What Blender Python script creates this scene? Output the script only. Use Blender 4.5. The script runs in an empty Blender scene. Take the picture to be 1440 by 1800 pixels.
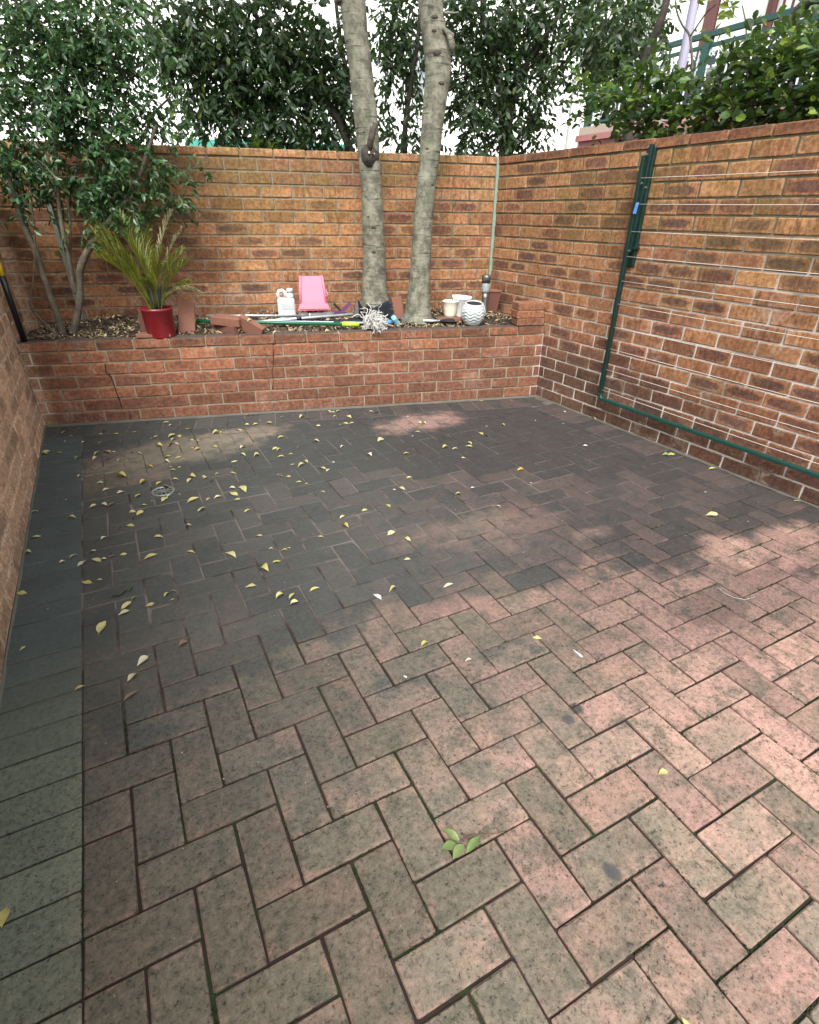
import bpy, math, random
import numpy as np
from mathutils import Vector, Matrix, Euler
random.seed(7)
rnd = random.Random(11)
sc = bpy.context.scene
COL = sc.collection

# ------------------------------------------------------------------ camera
F_PX, CX, CY = 942.9, 729.12, 939.14
CAM = np.array([0.60101, -4.54390, 1.34690]); ROT = (1.0314149, -0.0104713, -0.4877960)
cd = bpy.data.cameras.new('camera'); cam = bpy.data.objects.new('camera', cd); COL.objects.link(cam)
cam.location = CAM; cam.rotation_euler = ROT
cd.sensor_fit = 'VERTICAL'; cd.sensor_height = 36; cd.lens = 36*F_PX/1800
cd.shift_x = -(CX-720)/1800; cd.shift_y = (CY-900)/1800
cd.clip_start = 0.05; cd.clip_end = 500
sc.camera = cam
MR = np.array(Euler(ROT).to_matrix())
# ------------------------------------------------------------------ sky, sun, exposure
SUN_EL, SUN_AZ = math.radians(50), math.radians(211)      # azimuth: clockwise from +y
w = bpy.data.worlds.new("World"); sc.world = w; w.use_nodes = True
nt = w.node_tree; nt.nodes.clear()
sky = nt.nodes.new('ShaderNodeTexSky'); sky.sky_type = 'NISHITA'; sky.sun_disc = False
sky.sun_elevation = SUN_EL; sky.sun_rotation = SUN_AZ; sky.dust_density = 4.0; sky.air_density = 1.2
hs = nt.nodes.new('ShaderNodeHueSaturation'); hs.inputs['Saturation'].default_value = 0.22; hs.inputs['Value'].default_value = 1.0
bg = nt.nodes.new('ShaderNodeBackground'); bg.inputs['Strength'].default_value = 0.15
wo = nt.nodes.new('ShaderNodeOutputWorld')
nt.links.new(sky.outputs[0], hs.inputs['Color']); nt.links.new(hs.outputs[0], bg.inputs['Color']); nt.links.new(bg.outputs[0], wo.inputs['Surface'])
sd = bpy.data.lights.new('sun', 'SUN'); sd.energy = 1.5; sd.angle = math.radians(26); sd.color = (1.0, 0.97, 0.93)
so = bpy.data.objects.new('sun', sd); COL.objects.link(so); so.location = (0, -3, 12)
sv = Vector((math.sin(SUN_AZ)*math.cos(SUN_EL), math.cos(SUN_AZ)*math.cos(SUN_EL), math.sin(SUN_EL)))
so.rotation_euler = sv.to_track_quat('Z', 'Y').to_euler()
sc.view_settings.view_transform = 'Standard'; sc.view_settings.look = 'None'
sc.view_settings.exposure = 1.30; sc.view_settings.gamma = 1.0
try: sc.view_settings.use_curve_mapping = False
except Exception: pass

# ------------------------------------------------------------------ site frames (metres, from the survey of the photo)
AP, AR, D, W = -0.2566, 0.0223, 0.7714, 3.8303
XB, Y0, PP = 0.2358, -2.5932, 0.11444        # border joint, first lattice row, paver pitch
CH = 0.0845                                   # brick course
EX = np.array([math.cos(AP), math.sin(AP), 0.]); EY = np.array([-math.sin(AP), math.cos(AP), 0.])
RO = EX*W                                     # foot of the planter at the right wall
RT = np.array([math.sin(AR), -math.cos(AR), 0.]); RN = np.array([-math.cos(AR), -math.sin(AR), 0.])  # along the wall towards camera, off the wall into the yard
def PF(s, d, z=0.): return Vector(EX*s + EY*d + np.array([0, 0, z]))
def RW(t, n, z=0.): return Vector(RO + RT*t + RN*n + np.array([0, 0, z]))
def ray(u, v): return MR @ np.array([(u-CX)/F_PX, (CY-v)/F_PX, -1.])
def at_z(u, v, z=0.):
    r = ray(u, v); return Vector(CAM + r*(z-CAM[2])/r[2])
def at_d(u, v, d):
    r = ray(u, v); return Vector(CAM + r*np.dot(EY*d-CAM, EY)/np.dot(r, EY))
def at_n(u, v, n):
    r = ray(u, v); return Vector(CAM + r*np.dot(RO+RN*n-CAM, RN)/np.dot(r, RN))
def at_x(u, v, x):
    r = ray(u, v); return Vector(CAM + r*(x-CAM[0])/r[0])
def px(p):
    c = (np.array(p)-CAM) @ MR
    if c[2] > -0.05: return (-9999, -9999, 1)
    return (CX-F_PX*c[0]/c[2], CY+F_PX*c[1]/c[2], -c[2])

# ------------------------------------------------------------------ materials
class NT:
    def __init__(s, name):
        s.m = bpy.data.materials.new(name); s.m.use_nodes = True; s.t = s.m.node_tree
        s.b = s.t.nodes['Principled BSDF']; s.out = s.t.nodes['Material Output']
    def _in(s, sock, v):
        if hasattr(v, 'links') or isinstance(v, bpy.types.NodeSocket): s.t.links.new(v, sock)
        else:
            if sock.type == 'RGBA' and len(v) == 3: v = (*v, 1)
            sock.default_value = v
    def n(s, typ, **kw):
        nd = s.t.nodes.new(typ)
        for k, v in kw.items(): setattr(nd, k, v)
        return nd
    def math(s, op, a, b=0., c=0., clamp=False):
        nd = s.n('ShaderNodeMath', operation=op, use_clamp=clamp)
        for i, v in enumerate((a, b, c)): s._in(nd.inputs[i], v)
        return nd.outputs[0]
    def vmath(s, op, a, b=(0, 0, 0)):
        nd = s.n('ShaderNodeVectorMath', operation=op); s._in(nd.inputs[0], a); s._in(nd.inputs[1], b)
        return nd.outputs['Value'] if op in ('LENGTH', 'DISTANCE', 'DOT_PRODUCT') else nd.outputs[0]
    def mix(s, f, a, b, mode='MIX'):
        nd = s.n('ShaderNodeMix', data_type='RGBA', blend_type=mode)
        s._in(nd.inputs[0], f); s._in(nd.inputs[6], a); s._in(nd.inputs[7], b); return nd.outputs[2]
    def noise(s, scale, detail=3., rough=.55, vec=None, dist=0.):
        nd = s.n('ShaderNodeTexNoise'); nd.inputs['Scale'].default_value = scale; nd.inputs['Detail'].default_value = detail
        nd.inputs['Roughness'].default_value = rough; nd.inputs['Distortion'].default_value = dist
        if vec is not None: s.t.links.new(vec, nd.inputs['Vector'])
        return nd.outputs['Fac']
    def mr(s, v, a, b, c=0., d=1., smooth=True):
        nd = s.n('ShaderNodeMapRange', interpolation_type='SMOOTHSTEP' if smooth else 'LINEAR')
        for i, x in enumerate((v, a, b, c, d)): s._in(nd.inputs[i], x)
        return nd.outputs[0]
    def ramp(s, f, cols, interp='LINEAR'):
        nd = s.n('ShaderNodeValToRGB'); cr = nd.color_ramp; cr.interpolation = interp
        while len(cr.elements) < len(cols): cr.elements.new(0.5)
        for e, (p, c) in zip(cr.elements, cols): e.position = p; e.color = (*c, 1)
        s.t.links.new(f, nd.inputs[0]); return nd.outputs[0]
    def pos(s): return s.n('ShaderNodeNewGeometry').outputs['Position']
    def island(s): return s.n('ShaderNodeNewGeometry').outputs['Random Per Island']
    def gen(s): return s.n('ShaderNodeTexCoord').outputs['Generated']
    def objc(s): return s.n('ShaderNodeTexCoord').outputs['Object']
    def rand(s): return s.n('ShaderNodeObjectInfo').outputs['Random']
    def sep(s, v):
        nd = s.n('ShaderNodeSeparateXYZ'); s._in(nd.inputs[0], v); return nd.outputs
    def comb(s, x, y, z):
        nd = s.n('ShaderNodeCombineXYZ')
        for i, v in enumerate((x, y, z)): s._in(nd.inputs[i], v)
        return nd.outputs[0]
    def hash(s, r, k): return s.math('FRACT', s.math('MULTIPLY', r, k))
    def bump(s, h, strength=.3, dist=.01):
        nd = s.n('ShaderNodeBump'); nd.inputs['Strength'].default_value = strength; nd.inputs['Distance'].default_value = dist
        s.t.links.new(h, nd.inputs['Height']); s.t.links.new(nd.outputs[0], s.b.inputs['Normal'])
    def col(s, c):
        if s.m.name not in ('render_white', 'render_cream', 'lattice_white'): c = s.mix(1., c, (.80, .80, .80), 'MULTIPLY')
        s._in(s.b.inputs['Base Color'], c); return s
    def rough(s, r): s._in(s.b.inputs['Roughness'], r); return s
M = {}
def plain(name, c, rough=.5, metal=0., var=.15, scale=30., bump=0.):
    t = NT(name); p = t.objc(); n = t.noise(scale, 3, .6, p)
    dk = tuple(x*(1-var) for x in c); lt = tuple(min(1, x*(1+var)) for x in c)
    t.col(t.mix(n, dk, lt)); t.rough(t.mr(n, .2, .8, max(.05, rough-.08), min(1, rough+.12)))
    t.b.inputs['Metallic'].default_value = metal
    if bump: t.bump(n, bump, .004)
    M[name] = t.m; return t.m

def blob(t, p2, cx, cy, rx, ry, nz, soft=.45):
    """soft noisy ellipse stain around a world position"""
    v = t.vmath('SUBTRACT', p2, (cx, cy, 0)); v = t.vmath('MULTIPLY', v, (1/rx, 1/ry, 0))
    l = t.math('ADD', t.vmath('LENGTH', v), t.math('MULTIPLY', t.math('SUBTRACT', nz, .5), 1.6))
    return t.mr(l, 1-soft, 1+soft, 1., 0.)

def brick_mat(name, red=False, moss=1.0, cap=False):
    t = NT(name); P = t.pos(); X, Y, Z = t.sep(P)[:3]; r = t.rand(); g = t.sep(t.gen())
    off = t.comb(t.math('MULTIPLY', r, 37.), 0., t.math('MULTIPLY', r, 91.))
    pv = t.vmath('ADD', P, off)
    r2 = t.hash(r, 13.7); r3 = t.hash(r, 47.3)
    base = t.ramp(r, [(0, (.27, .130, .068)), (.3, (.37, .185, .086)), (.6, (.33, .150, .078)), (.85, (.44, .235, .105)), (1, (.29, .120, .066))])
    # kiln marks: a dark heart inside a paler rim
    nd = t.noise(28, 3, .6, pv); nw = t.math('MULTIPLY', t.math('SUBTRACT', nd, .5), .22)
    ax = t.math('ADD', t.math('ABSOLUTE', t.math('SUBTRACT', g[0], t.math('MULTIPLY_ADD', r3, .08, .46))), nw)
    az = t.math('ADD', t.math('ABSOLUTE', t.math('SUBTRACT', g[2], .5)), nw)
    ax = t.math('DIVIDE', ax, t.math('MULTIPLY_ADD', r2, .10, .36)); az = t.math('DIVIDE', az, t.math('MULTIPLY_ADD', r3, .10, .30))
    ell = t.math('ADD', t.math('POWER', ax, 3.2), t.math('POWER', az, 2.4))
    core = t.math('MULTIPLY', t.mr(ell, .62, 1.12, 1., 0.), t.mr(nd, .25, .6, .65, 1.))
    core = t.math('MULTIPLY', core, t.mr(r2, .38, .66, 0., .92))
    rim = t.mr(ell, 1.5, 2.4, 0., .30); base = t.mix(rim, base, (.46, .31, .19))
    # vertical drag streaks on some
    sx = t.comb(t.math('MULTIPLY', X, 55.), t.math('MULTIPLY', Y, 55.), t.math('MULTIPLY', t.math('ADD', Z, t.math('MULTIPLY', r, 9.)), 6.))
    st = t.mr(t.noise(1., 2, .5, sx), .46, .62)
    base = t.mix(t.math('MULTIPLY', st, t.mr(t.hash(r, 71.1), .45, .8, .10, .55)), base, (.17, .062, .032))
    # lower courses are redder and darker (damp)
    low = t.mr(t.math('ADD', Z, t.math('MULTIPLY', t.noise(1.3, 2, .5, P), .5)), .45, 1.15, 1., 0.)
    base = t.mix(t.math('MULTIPLY', low, .62), base, t.mix(r2, (.215, .082, .050), (.27, .112, .064)))
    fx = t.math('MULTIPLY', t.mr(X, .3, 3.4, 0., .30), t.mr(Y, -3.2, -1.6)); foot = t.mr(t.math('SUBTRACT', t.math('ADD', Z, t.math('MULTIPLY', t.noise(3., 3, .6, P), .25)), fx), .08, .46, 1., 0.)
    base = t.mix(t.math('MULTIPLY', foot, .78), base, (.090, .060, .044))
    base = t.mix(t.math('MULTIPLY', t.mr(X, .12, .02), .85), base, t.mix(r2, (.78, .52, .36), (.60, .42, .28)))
    grd = t.noise(6.5, 5, .7, P); base = t.mix(t.mr(grd, .50, .68, 0., .55), base, t.mix(1., base, (.48, .46, .44), 'MULTIPLY'))
    slt = t.math('MULTIPLY', t.mr(t.noise(3.7, 5, .72, t.vmath('ADD', P, (3., 1., 2.))), .54, .66, 0., .42), t.mr(Z, 1.5, .5)); base = t.mix(slt, base, (.48, .38, .30))
    if red: base = t.mix(.45, base, (.29, .112, .064))
    base = t.mix(t.math('MULTIPLY', t.math('MULTIPLY', core, .55 if red else 1.), t.mr(X, .02, .12, .25, 1.)), base, t.mix(r3, (.095, .058, .052), (.150, .066, .046)))
    bv = t.mr(t.hash(r, 23.9), 0., 1., .84 if not cap else .7, 1.34 if not cap else 1.05, False); base = t.mix(1., base, t.comb(bv, bv, bv), 'MULTIPLY')
    # algae tint higher up
    mn = t.noise(2.1, 4, .65, P)
    ms = t.math('MULTIPLY', t.mr(mn, .38, .68), t.mr(Z, .8, 1.5, .04, .50*moss))
    base = t.mix(ms, base, t.mix(nd, (.15, .12, .025), (.23, .17, .045)))
    mott = t.noise(42, 5, .72, pv); base = t.mix(t.mr(mott, .36, .64), t.mix(1., base, (.66, .62, .60), 'MULTIPLY'), t.mix(1., base, (1.22, 1.24, 1.24), 'MULTIPLY'))
    fine = t.noise(260, 4, .7, P)
    base = t.mix(t.mr(fine, .40, .68, 0., .5), base, t.mix(.5, base, (.05, .03, .02)))
    base = t.mix(t.mr(t.noise(90, 3, .6, pv), .62, .8, 0., .35), base, (.45, .33, .22))
    if cap:
        up = t.mr(t.sep(t.n('ShaderNodeNewGeometry').outputs['Normal'])[2], .5, .9)
        base = t.mix(t.math('MULTIPLY', up, .88), base, t.mix(fine, (.045, .042, .038), (.10, .085, .075)))
        base = t.mix(t.mr(t.noise(7, 4, .7, P), .55, .72, 0., .7), base, (.06, .05, .04))
    t.col(base); t.rough(.88); t.b.inputs['Specular IOR Level'].default_value = .25
    t.bump(t.math('ADD', fine, t.math('MULTIPLY', st, .5)), .45, .0035)
    M[name] = t.m
brick_mat('brick'); brick_mat('cap_brick', True, .35, True); brick_mat('planter_brick', True, .3)

def mortar_mat():
    t = NT('mortar'); P = t.pos(); X, Y, Z = t.sep(P)[:3]
    n = t.noise(4, 4, .65, P); f = t.noise(180, 3, .7, P)
    c = t.mix(n, (.36, .315, .235), (.26, .22, .16))
    hi = t.math('MULTIPLY', t.mr(t.math('ADD', Z, t.math('MULTIPLY', t.noise(1.7, 3, .6, P), .6)), .95, 1.7), t.mr(X, 2.6, 3.6, .45, 1.))
    c = t.mix(t.math('MULTIPLY', hi, .85), c, t.mix(n, (.07, .075, .035), (.16, .14, .075)))
    c = t.mix(t.mr(t.noise(9, 4, .7, P), .5, .68, 0., .75), c, (.10, .075, .05))
    ef = t.math('MULTIPLY', t.mr(X, 3.62, 3.70, .0, 1.), t.mr(t.math('ADD', Z, t.math('MULTIPLY', Y, .22)), .1, .95, .95, 0.))       # pale efflorescence on the right wall
    ef = t.math('MULTIPLY', ef, t.mr(t.noise(3.1, 3, .6, P), .28, .55))
    c = t.mix(ef, c, (.80, .76, .70)); c = t.mix(t.mr(f, .55, .8, 0., .4), c, (.12, .1, .08))
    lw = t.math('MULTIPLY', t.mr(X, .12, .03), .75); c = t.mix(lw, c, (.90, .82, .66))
    t.col(c); t.rough(.95); t.bump(f, .8, .005); M['mortar'] = t.m
mortar_mat()

def paver_mat(name, border=False):
    t = NT(name); P = t.pos(); S = t.sep(P); X, Y = S[0], S[1]; r = t.rand()
    p2 = t.comb(X, Y, 0.); r2 = t.hash(r, 17.3); r3 = t.hash(r, 53.9)
    nz = t.noise(2.4, 5, .62, p2); nz2 = t.noise(7.5, 4, .62, p2); big = t.noise(.9, 3, .5, p2)
    clay = t.ramp(r, [(0, (.46, .262, .222)), (.35, (.42, .245, .205)), (.7, (.50, .30, .238)), (1, (.45, .245, .22))])
    # lichen film, greener in the left and middle, pinker towards the right
    gr = t.math('MULTIPLY_ADD', X, -.40, 1.06); gr = t.math('ADD', gr, t.math('MULTIPLY', t.math('SUBTRACT', nz2, .5), 1.3))
    gr = t.math('ADD', gr, t.math('MULTIPLY', t.math('SUBTRACT', r2, .5), .40))
    film = t.mr(gr, -.05, .85, .10, .90)
    # film is thinner at the brick edges
    g = t.sep(t.gen()); eg = t.math('MINIMUM', t.math('MINIMUM', g[0], t.math('SUBTRACT', 1., g[0])), t.math('MINIMUM', g[1], t.math('SUBTRACT', 1., g[1])))
    ew = t.mr(t.math('ADD', eg, t.math('MULTIPLY', t.math('SUBTRACT', t.noise(22, 3, .6, P), .5), .35)), -.05, .09, .45, 1.)
    film = t.math('MULTIPLY', film, ew)
    lf = t.mr(t.math('ADD', X, t.math('MULTIPLY', nz, .3)), .3, 1.5, .72, 1.)  # shade of the left side painted into the film colour
    clay = t.mix(1., clay, t.mix(t.mr(X, .2, 1.5), (.80, .80, .75), (1., 1., 1.)), 'MULTIPLY')  # clay dimmed towards the left by the same painted shade
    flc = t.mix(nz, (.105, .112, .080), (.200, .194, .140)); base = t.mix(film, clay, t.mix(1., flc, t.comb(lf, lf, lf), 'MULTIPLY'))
    bb = t.mr(r3, 0., 1., .72, 1.14, False); base = t.mix(1., base, t.comb(bb, bb, bb), 'MULTIPLY')
    gp_ = t.noise(11, 5, .75, t.vmath('ADD', P, t.comb(t.math('MULTIPLY', r, .15), 0., 0.)))
    base = t.mix(t.mr(gp_, .47, .64, 0., .75), base, t.mix(nz2, (.070, .078, .052), (.10, .095, .075)))
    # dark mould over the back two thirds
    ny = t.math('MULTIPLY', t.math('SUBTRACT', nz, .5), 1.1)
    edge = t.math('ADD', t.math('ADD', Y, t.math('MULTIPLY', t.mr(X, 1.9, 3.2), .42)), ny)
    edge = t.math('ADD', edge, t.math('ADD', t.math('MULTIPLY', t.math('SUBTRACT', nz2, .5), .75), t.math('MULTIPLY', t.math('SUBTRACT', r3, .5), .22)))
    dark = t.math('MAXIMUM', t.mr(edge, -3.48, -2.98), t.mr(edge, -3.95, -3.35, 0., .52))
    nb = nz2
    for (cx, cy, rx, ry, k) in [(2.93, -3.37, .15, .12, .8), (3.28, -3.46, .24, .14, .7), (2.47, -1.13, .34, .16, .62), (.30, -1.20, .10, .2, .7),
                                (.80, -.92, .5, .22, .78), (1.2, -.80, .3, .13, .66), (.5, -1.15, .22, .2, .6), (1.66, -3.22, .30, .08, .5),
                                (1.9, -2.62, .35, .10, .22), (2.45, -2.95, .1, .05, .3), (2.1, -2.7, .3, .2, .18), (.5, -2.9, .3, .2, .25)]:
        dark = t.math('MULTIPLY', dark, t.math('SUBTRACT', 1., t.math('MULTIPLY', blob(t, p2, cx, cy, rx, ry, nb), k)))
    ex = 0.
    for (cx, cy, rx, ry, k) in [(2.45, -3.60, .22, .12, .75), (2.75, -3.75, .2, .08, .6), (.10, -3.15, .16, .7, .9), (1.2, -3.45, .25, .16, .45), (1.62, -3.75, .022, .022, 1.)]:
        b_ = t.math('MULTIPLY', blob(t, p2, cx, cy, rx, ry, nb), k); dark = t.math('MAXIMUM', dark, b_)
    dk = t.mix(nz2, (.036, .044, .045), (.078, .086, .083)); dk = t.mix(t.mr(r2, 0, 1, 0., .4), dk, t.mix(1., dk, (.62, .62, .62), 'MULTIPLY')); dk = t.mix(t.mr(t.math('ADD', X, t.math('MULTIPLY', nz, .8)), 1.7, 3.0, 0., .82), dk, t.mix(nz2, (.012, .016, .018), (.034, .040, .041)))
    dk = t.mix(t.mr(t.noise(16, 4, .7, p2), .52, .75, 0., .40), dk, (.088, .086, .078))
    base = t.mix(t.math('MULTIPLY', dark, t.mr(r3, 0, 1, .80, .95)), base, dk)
    if border: base = t.mix(1., base, t.comb(bb, bb, bb), 'MULTIPLY')
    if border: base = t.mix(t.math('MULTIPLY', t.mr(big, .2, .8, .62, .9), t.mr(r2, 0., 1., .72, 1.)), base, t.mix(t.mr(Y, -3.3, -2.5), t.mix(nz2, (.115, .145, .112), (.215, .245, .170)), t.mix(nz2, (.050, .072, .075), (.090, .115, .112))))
    # speckle: pores and grit
    f1 = t.noise(230, 4, .75, P); f2 = t.noise(95, 3, .7, t.vmath('ADD', P, t.comb(r, r2, 0.)))
    near = t.mr(Y, -2.6, -3.6, .12, 1.)
    mo_ = t.noise(62, 5, .75, t.vmath('ADD', P, t.comb(r, r2, 0.))); mk = t.mr(near, .12, 1., .45, 1.)
    base = t.mix(t.math('MULTIPLY', t.mr(mo_, .50, .34), mk), base, t.mix(1., base, (.55, .57, .52), 'MULTIPLY')); base = t.mix(t.math('MULTIPLY', t.mr(mo_, .52, .66), mk), base, t.mix(1., base, (1.32, 1.30, 1.30), 'MULTIPLY'))
    pit = t.math('MULTIPLY', t.mr(f2, .57, .645), near); pit2 = t.math('MULTIPLY', t.mr(f1, .53, .63), near)
    base = t.mix(t.math('MULTIPLY', pit2, .60), base, t.mix(.6, base, (.02, .02, .017)))
    base = t.mix(t.math('MULTIPLY', pit, t.mr(gp_, .35, .6, .35, .85)), base, (.022, .021, .017))
    base = t.mix(t.math('MULTIPLY', t.mr(t.noise(330, 2, .5, P), .70, .78, 0., .55), t.mr(dark, 0., 1., 1., .25)), base, (.50, .45, .38))
    hv = t.noise(40, 4, .7, P); base = t.mix(t.math('MULTIPLY', t.mr(hv, .35, .75, 0., .30), t.mr(dark, 0., 1., 1., .18)), base, t.mix(.5, base, (.55, .42, .33)))
    for (cx, cy, rx, ry) in [(1.352, -4.163, .017, .026), (1.568, -3.77, .018, .018)]:
        base = t.mix(t.math('MULTIPLY', blob(t, p2, cx, cy, rx, ry, nz2, .3), .8), base, (.055, .06, .068))
    t.col(base); t.rough(t.mr(dark, 0, 1, .88, .80)); t.b.inputs['Specular IOR Level'].default_value = .22
    h = t.math('SUBTRACT', t.math('ADD', t.math('MULTIPLY', f1, .6), t.math('MULTIPLY', hv, .8)), t.math('MULTIPLY', pit, .5))
    t.bump(h, .5, .004); M[name] = t.m
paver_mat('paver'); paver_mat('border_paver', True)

def joint_mat():
    t = NT('joint_sand'); P = t.pos(); S = t.sep(P); p2 = t.comb(S[0], S[1], 0.)
    n = t.noise(14, 4, .7, p2); far = t.mr(t.math('ADD', S[1], t.math('MULTIPLY', n, .6)), -3.1, -2.2)
    c = t.mix(n, (.040, .020, .015), (.018, .013, .010))
    c = t.mix(t.math('MULTIPLY', far, t.mr(t.noise(5, 3, .6, p2), .35, .6)), c, (.15, .125, .11))
    ms = t.math('MULTIPLY', t.mr(t.noise(7.3, 4, .6, p2), .49, .58), t.mr(S[1], -3.0, -3.5))
    c = t.mix(ms, c, t.mix(n, (.010, .020, .004), (.026, .042, .009)))
    t.col(c); t.rough(.97); t.bump(t.noise(220, 3, .7, P), .8, .004); M['joint_sand'] = t.m
joint_mat()

def moss_mat():
    t = NT('moss'); n = t.noise(120, 3, .7, t.pos())
    t.col(t.mix(n, (.010, .020, .004), (.032, .052, .010))); t.rough(1.); M['moss'] = t.m
moss_mat()

def leaf_mat(name, cols, rough=.42, trans=.35, spec=.5):
    t = NT(name); r = t.island(); r_o = t.rand()
    c = t.ramp(t.math('FRACT', t.math('ADD', r, r_o)), cols)
    c = t.mix(t.mr(t.noise(60, 2, .5, t.pos()), .3, .7, 0., .3), c, t.mix(.5, c, (.01, .02, .005)))
    t.col(c); t.rough(rough); t.b.inputs['Specular IOR Level'].default_value = spec
    tr = t.n('ShaderNodeBsdfTranslucent'); t._in(tr.inputs['Color'], t.mix(.5, c, (.10, .16, .02)))
    mx = t.n('ShaderNodeMixShader'); mx.inputs[0].default_value = trans
    t.t.links.new(t.b.outputs[0], mx.inputs[1]); t.t.links.new(tr.outputs[0], mx.inputs[2]); t.t.links.new(mx.outputs[0], t.out.inputs['Surface'])
    M[name] = t.m
leaf_mat('fig_leaf', [(0, (.012, .034, .012)), (.5, (.024, .062, .020)), (.85, (.044, .095, .030)), (.97, (.065, .12, .025)), (1, (.14, .17, .03))], .42, .34)
leaf_mat('shrub_leaf', [(0, (.022, .060, .025)), (.5, (.048, .130, .048)), (.85, (.090, .195, .065)), (.97, (.10, .19, .05)), (1, (.22, .24, .05))], .36, .36)
leaf_mat('hedge_leaf', [(0, (.016, .042, .016)), (.5, (.045, .105, .026)), (.8, (.10, .20, .035)), (1, (.30, .42, .06))], .34, .42)
leaf_mat('young_leaf', [(0, (.10, .17, .03)), (1, (.24, .30, .05))], .4, .45)
leaf_mat('palm_leaf', [(0, (.075, .12, .016)), (.5, (.19, .235, .022)), (.9, (.30, .30, .03)), (1, (.40, .30, .06))], .42, .35)
leaf_mat('dry_frond', [(0, (.20, .19, .08)), (1, (.38, .36, .18))], .6, .3)
leaf_mat('yellow_leaf', [(0, (.52, .45, .13)), (.35, (.64, .60, .28)), (.7, (.60, .53, .16)), (1, (.70, .66, .38))], .5, .2)
leaf_mat('orange_leaf', [(0, (.55, .30, .06)), (1, (.60, .38, .09))], .5, .2)
leaf_mat('pale_leaf', [(0, (.60, .54, .34)), (1, (.70, .64, .46))], .6, .15)
leaf_mat('brown_leaf', [(0, (.10, .065, .045)), (.6, (.17, .11, .075)), (1, (.25, .18, .13))], .6, .05)
leaf_mat('green_leaf', [(0, (.13, .23, .06)), (1, (.24, .32, .11))], .4, .25)
leaf_mat('dark_green_leaf', [(0, (.022, .06, .018)), (1, (.035, .08, .02))], .45, .15)
leaf_mat('white_petal', [(0, (.68, .68, .66)), (1, (.75, .75, .7))], .6, .1)
leaf_mat('mulch', [(0, (.035, .022, .014)), (.25, (.09, .058, .035)), (.5, (.22, .15, .085)), (.75, (.42, .33, .19)), (1, (.62, .53, .34))], .75, .05, .3)

def bark_mat(name, a, b, ring=.6, patch=(.30, .32, .22)):
    t = NT(name); P = t.pos(); S = t.sep(P)
    v = t.comb(t.math('MULTIPLY', S[0], 5.), t.math('MULTIPLY', S[1], 5.), t.math('MULTIPLY', S[2], 60.))
    rg = t.noise(1., 4, .65, v); pt = t.noise(13, 6, .75, P); fn = t.noise(150, 3, .7, P)
    c = t.mix(t.mr(pt, .36, .64), a, b)
    c = t.mix(t.mr(t.noise(4, 3, .6, P), .5, .7, 0., .6), c, patch)
    c = t.mix(t.math('MULTIPLY', t.mr(rg, .56, .68), ring), c, tuple(x*.35 for x in a))
    c = t.mix(t.mr(fn, .6, .8, 0., .35), c, tuple(x*.3 for x in a))
    t.col(c); t.rough(.85); t.bump(t.math('ADD', t.math('MULTIPLY', rg, .8), t.math('ADD', t.math('MULTIPLY', pt, .7), t.math('MULTIPLY', fn, .3))), .7, .008); M[name] = t.m
bark_mat('pale_bark', (.085, .083, .058), (.26, .255, .19), .9, (.15, .17, .105)); bark_mat('dark_bark', (.030, .025, .020), (.065, .055, .042), .4, (.07, .065, .05))
bark_mat('shrub_bark', (.075, .062, .042), (.15, .13, .09), .4, (.12, .12, .075)); bark_mat('knot', (.022, .018, .013), (.075, .060, .045), .3, (.04, .035, .03))
plain('cut_wood', (.62, .55, .40), .7, 0, .12, 60)
plain('soil', (.035, .026, .02), .95, 0, .4, 40, .6)
plain('render_white', (.88, .90, .88), .8, 0, .03, 2); plain('render_cream', (.76, .80, .74), .8, 0, .04, 2)
plain('window_glass', (.28, .34, .38), .15); plain('window_frame', (.45, .47, .47), .5)
plain('door_maroon', (.13, .045, .04), .6); plain('lattice_white', (.72, .76, .78), .6); plain('rail_green', (.008, .065, .052), .5)
plain('awning_teal', (.06, .36, .28), .6, 0, .06, 3); plain('recess_shade', (.06, .08, .09), .8, 0, .2, 5); plain('pink_wall', (.62, .27, .26), .85, 0, .08, 4)
plain('lilac_post', (.30, .29, .38), .6, 0, .06, 5); plain('tan_wall', (.42, .33, .27), .85, 0, .1, 3)
plain('line_green', (.004, .024, .019), .42, 0, .2, 25); plain('line_green_bar', (.008, .058, .046), .4, 0, .2, 25)
plain('cord', (.58, .54, .46), .6); plain('bolt', (.55, .55, .53), .3, .9); plain('peg_blue', (.10, .25, .62), .4)
plain('black_plastic', (.012, .013, .016), .35, 0, .3); plain('yellow_plastic', (.75, .55, .02), .4)
plain('red_pot', (.19, .010, .015), .42, 0, .22, 14); plain('terracotta', (.22, .095, .062), .85, 0, .22, 18, .3); plain('terracotta_dark', (.15, .06, .042), .85, 0, .25, 18, .3)
plain('jug_white', (.70, .73, .74), .4, 0, .08, 12); plain('jug_label', (.50, .53, .54), .5, 0, .2, 40)
plain('pink_plastic', (.76, .20, .29), .4, 0, .06, 10); plain('hot_pink', (.80, .13, .20), .4, 0, .06, 10)
plain('purple_plastic', (.12, .045, .12), .45); plain('silver_metal', (.60, .65, .68), .3, .6, .12, 20); plain('grey_rubber', (.12, .125, .125), .6)
plain('pole_green', (.010, .12, .05), .35); plain('lime_plastic', (.42, .70, .04), .4); plain('pole_blue', (.50, .68, .78), .35, .1); plain('brush_blue', (.22, .55, .80), .45)
plain('mid_blue', (.05, .25, .65), .4); plain('mop_string', (.60, .60, .56), .9, 0, .25, 60); plain('bristle', (.014, .018, .03), .5, 0, .3)
plain('foil', (.45, .48, .50), .22, .8, .2, 20); plain('pot_cream', (.74, .70, .56), .6, 0, .06, 20, .2); plain('pot_white', (.76, .80, .80), .45, 0, .04, 8)
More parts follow.
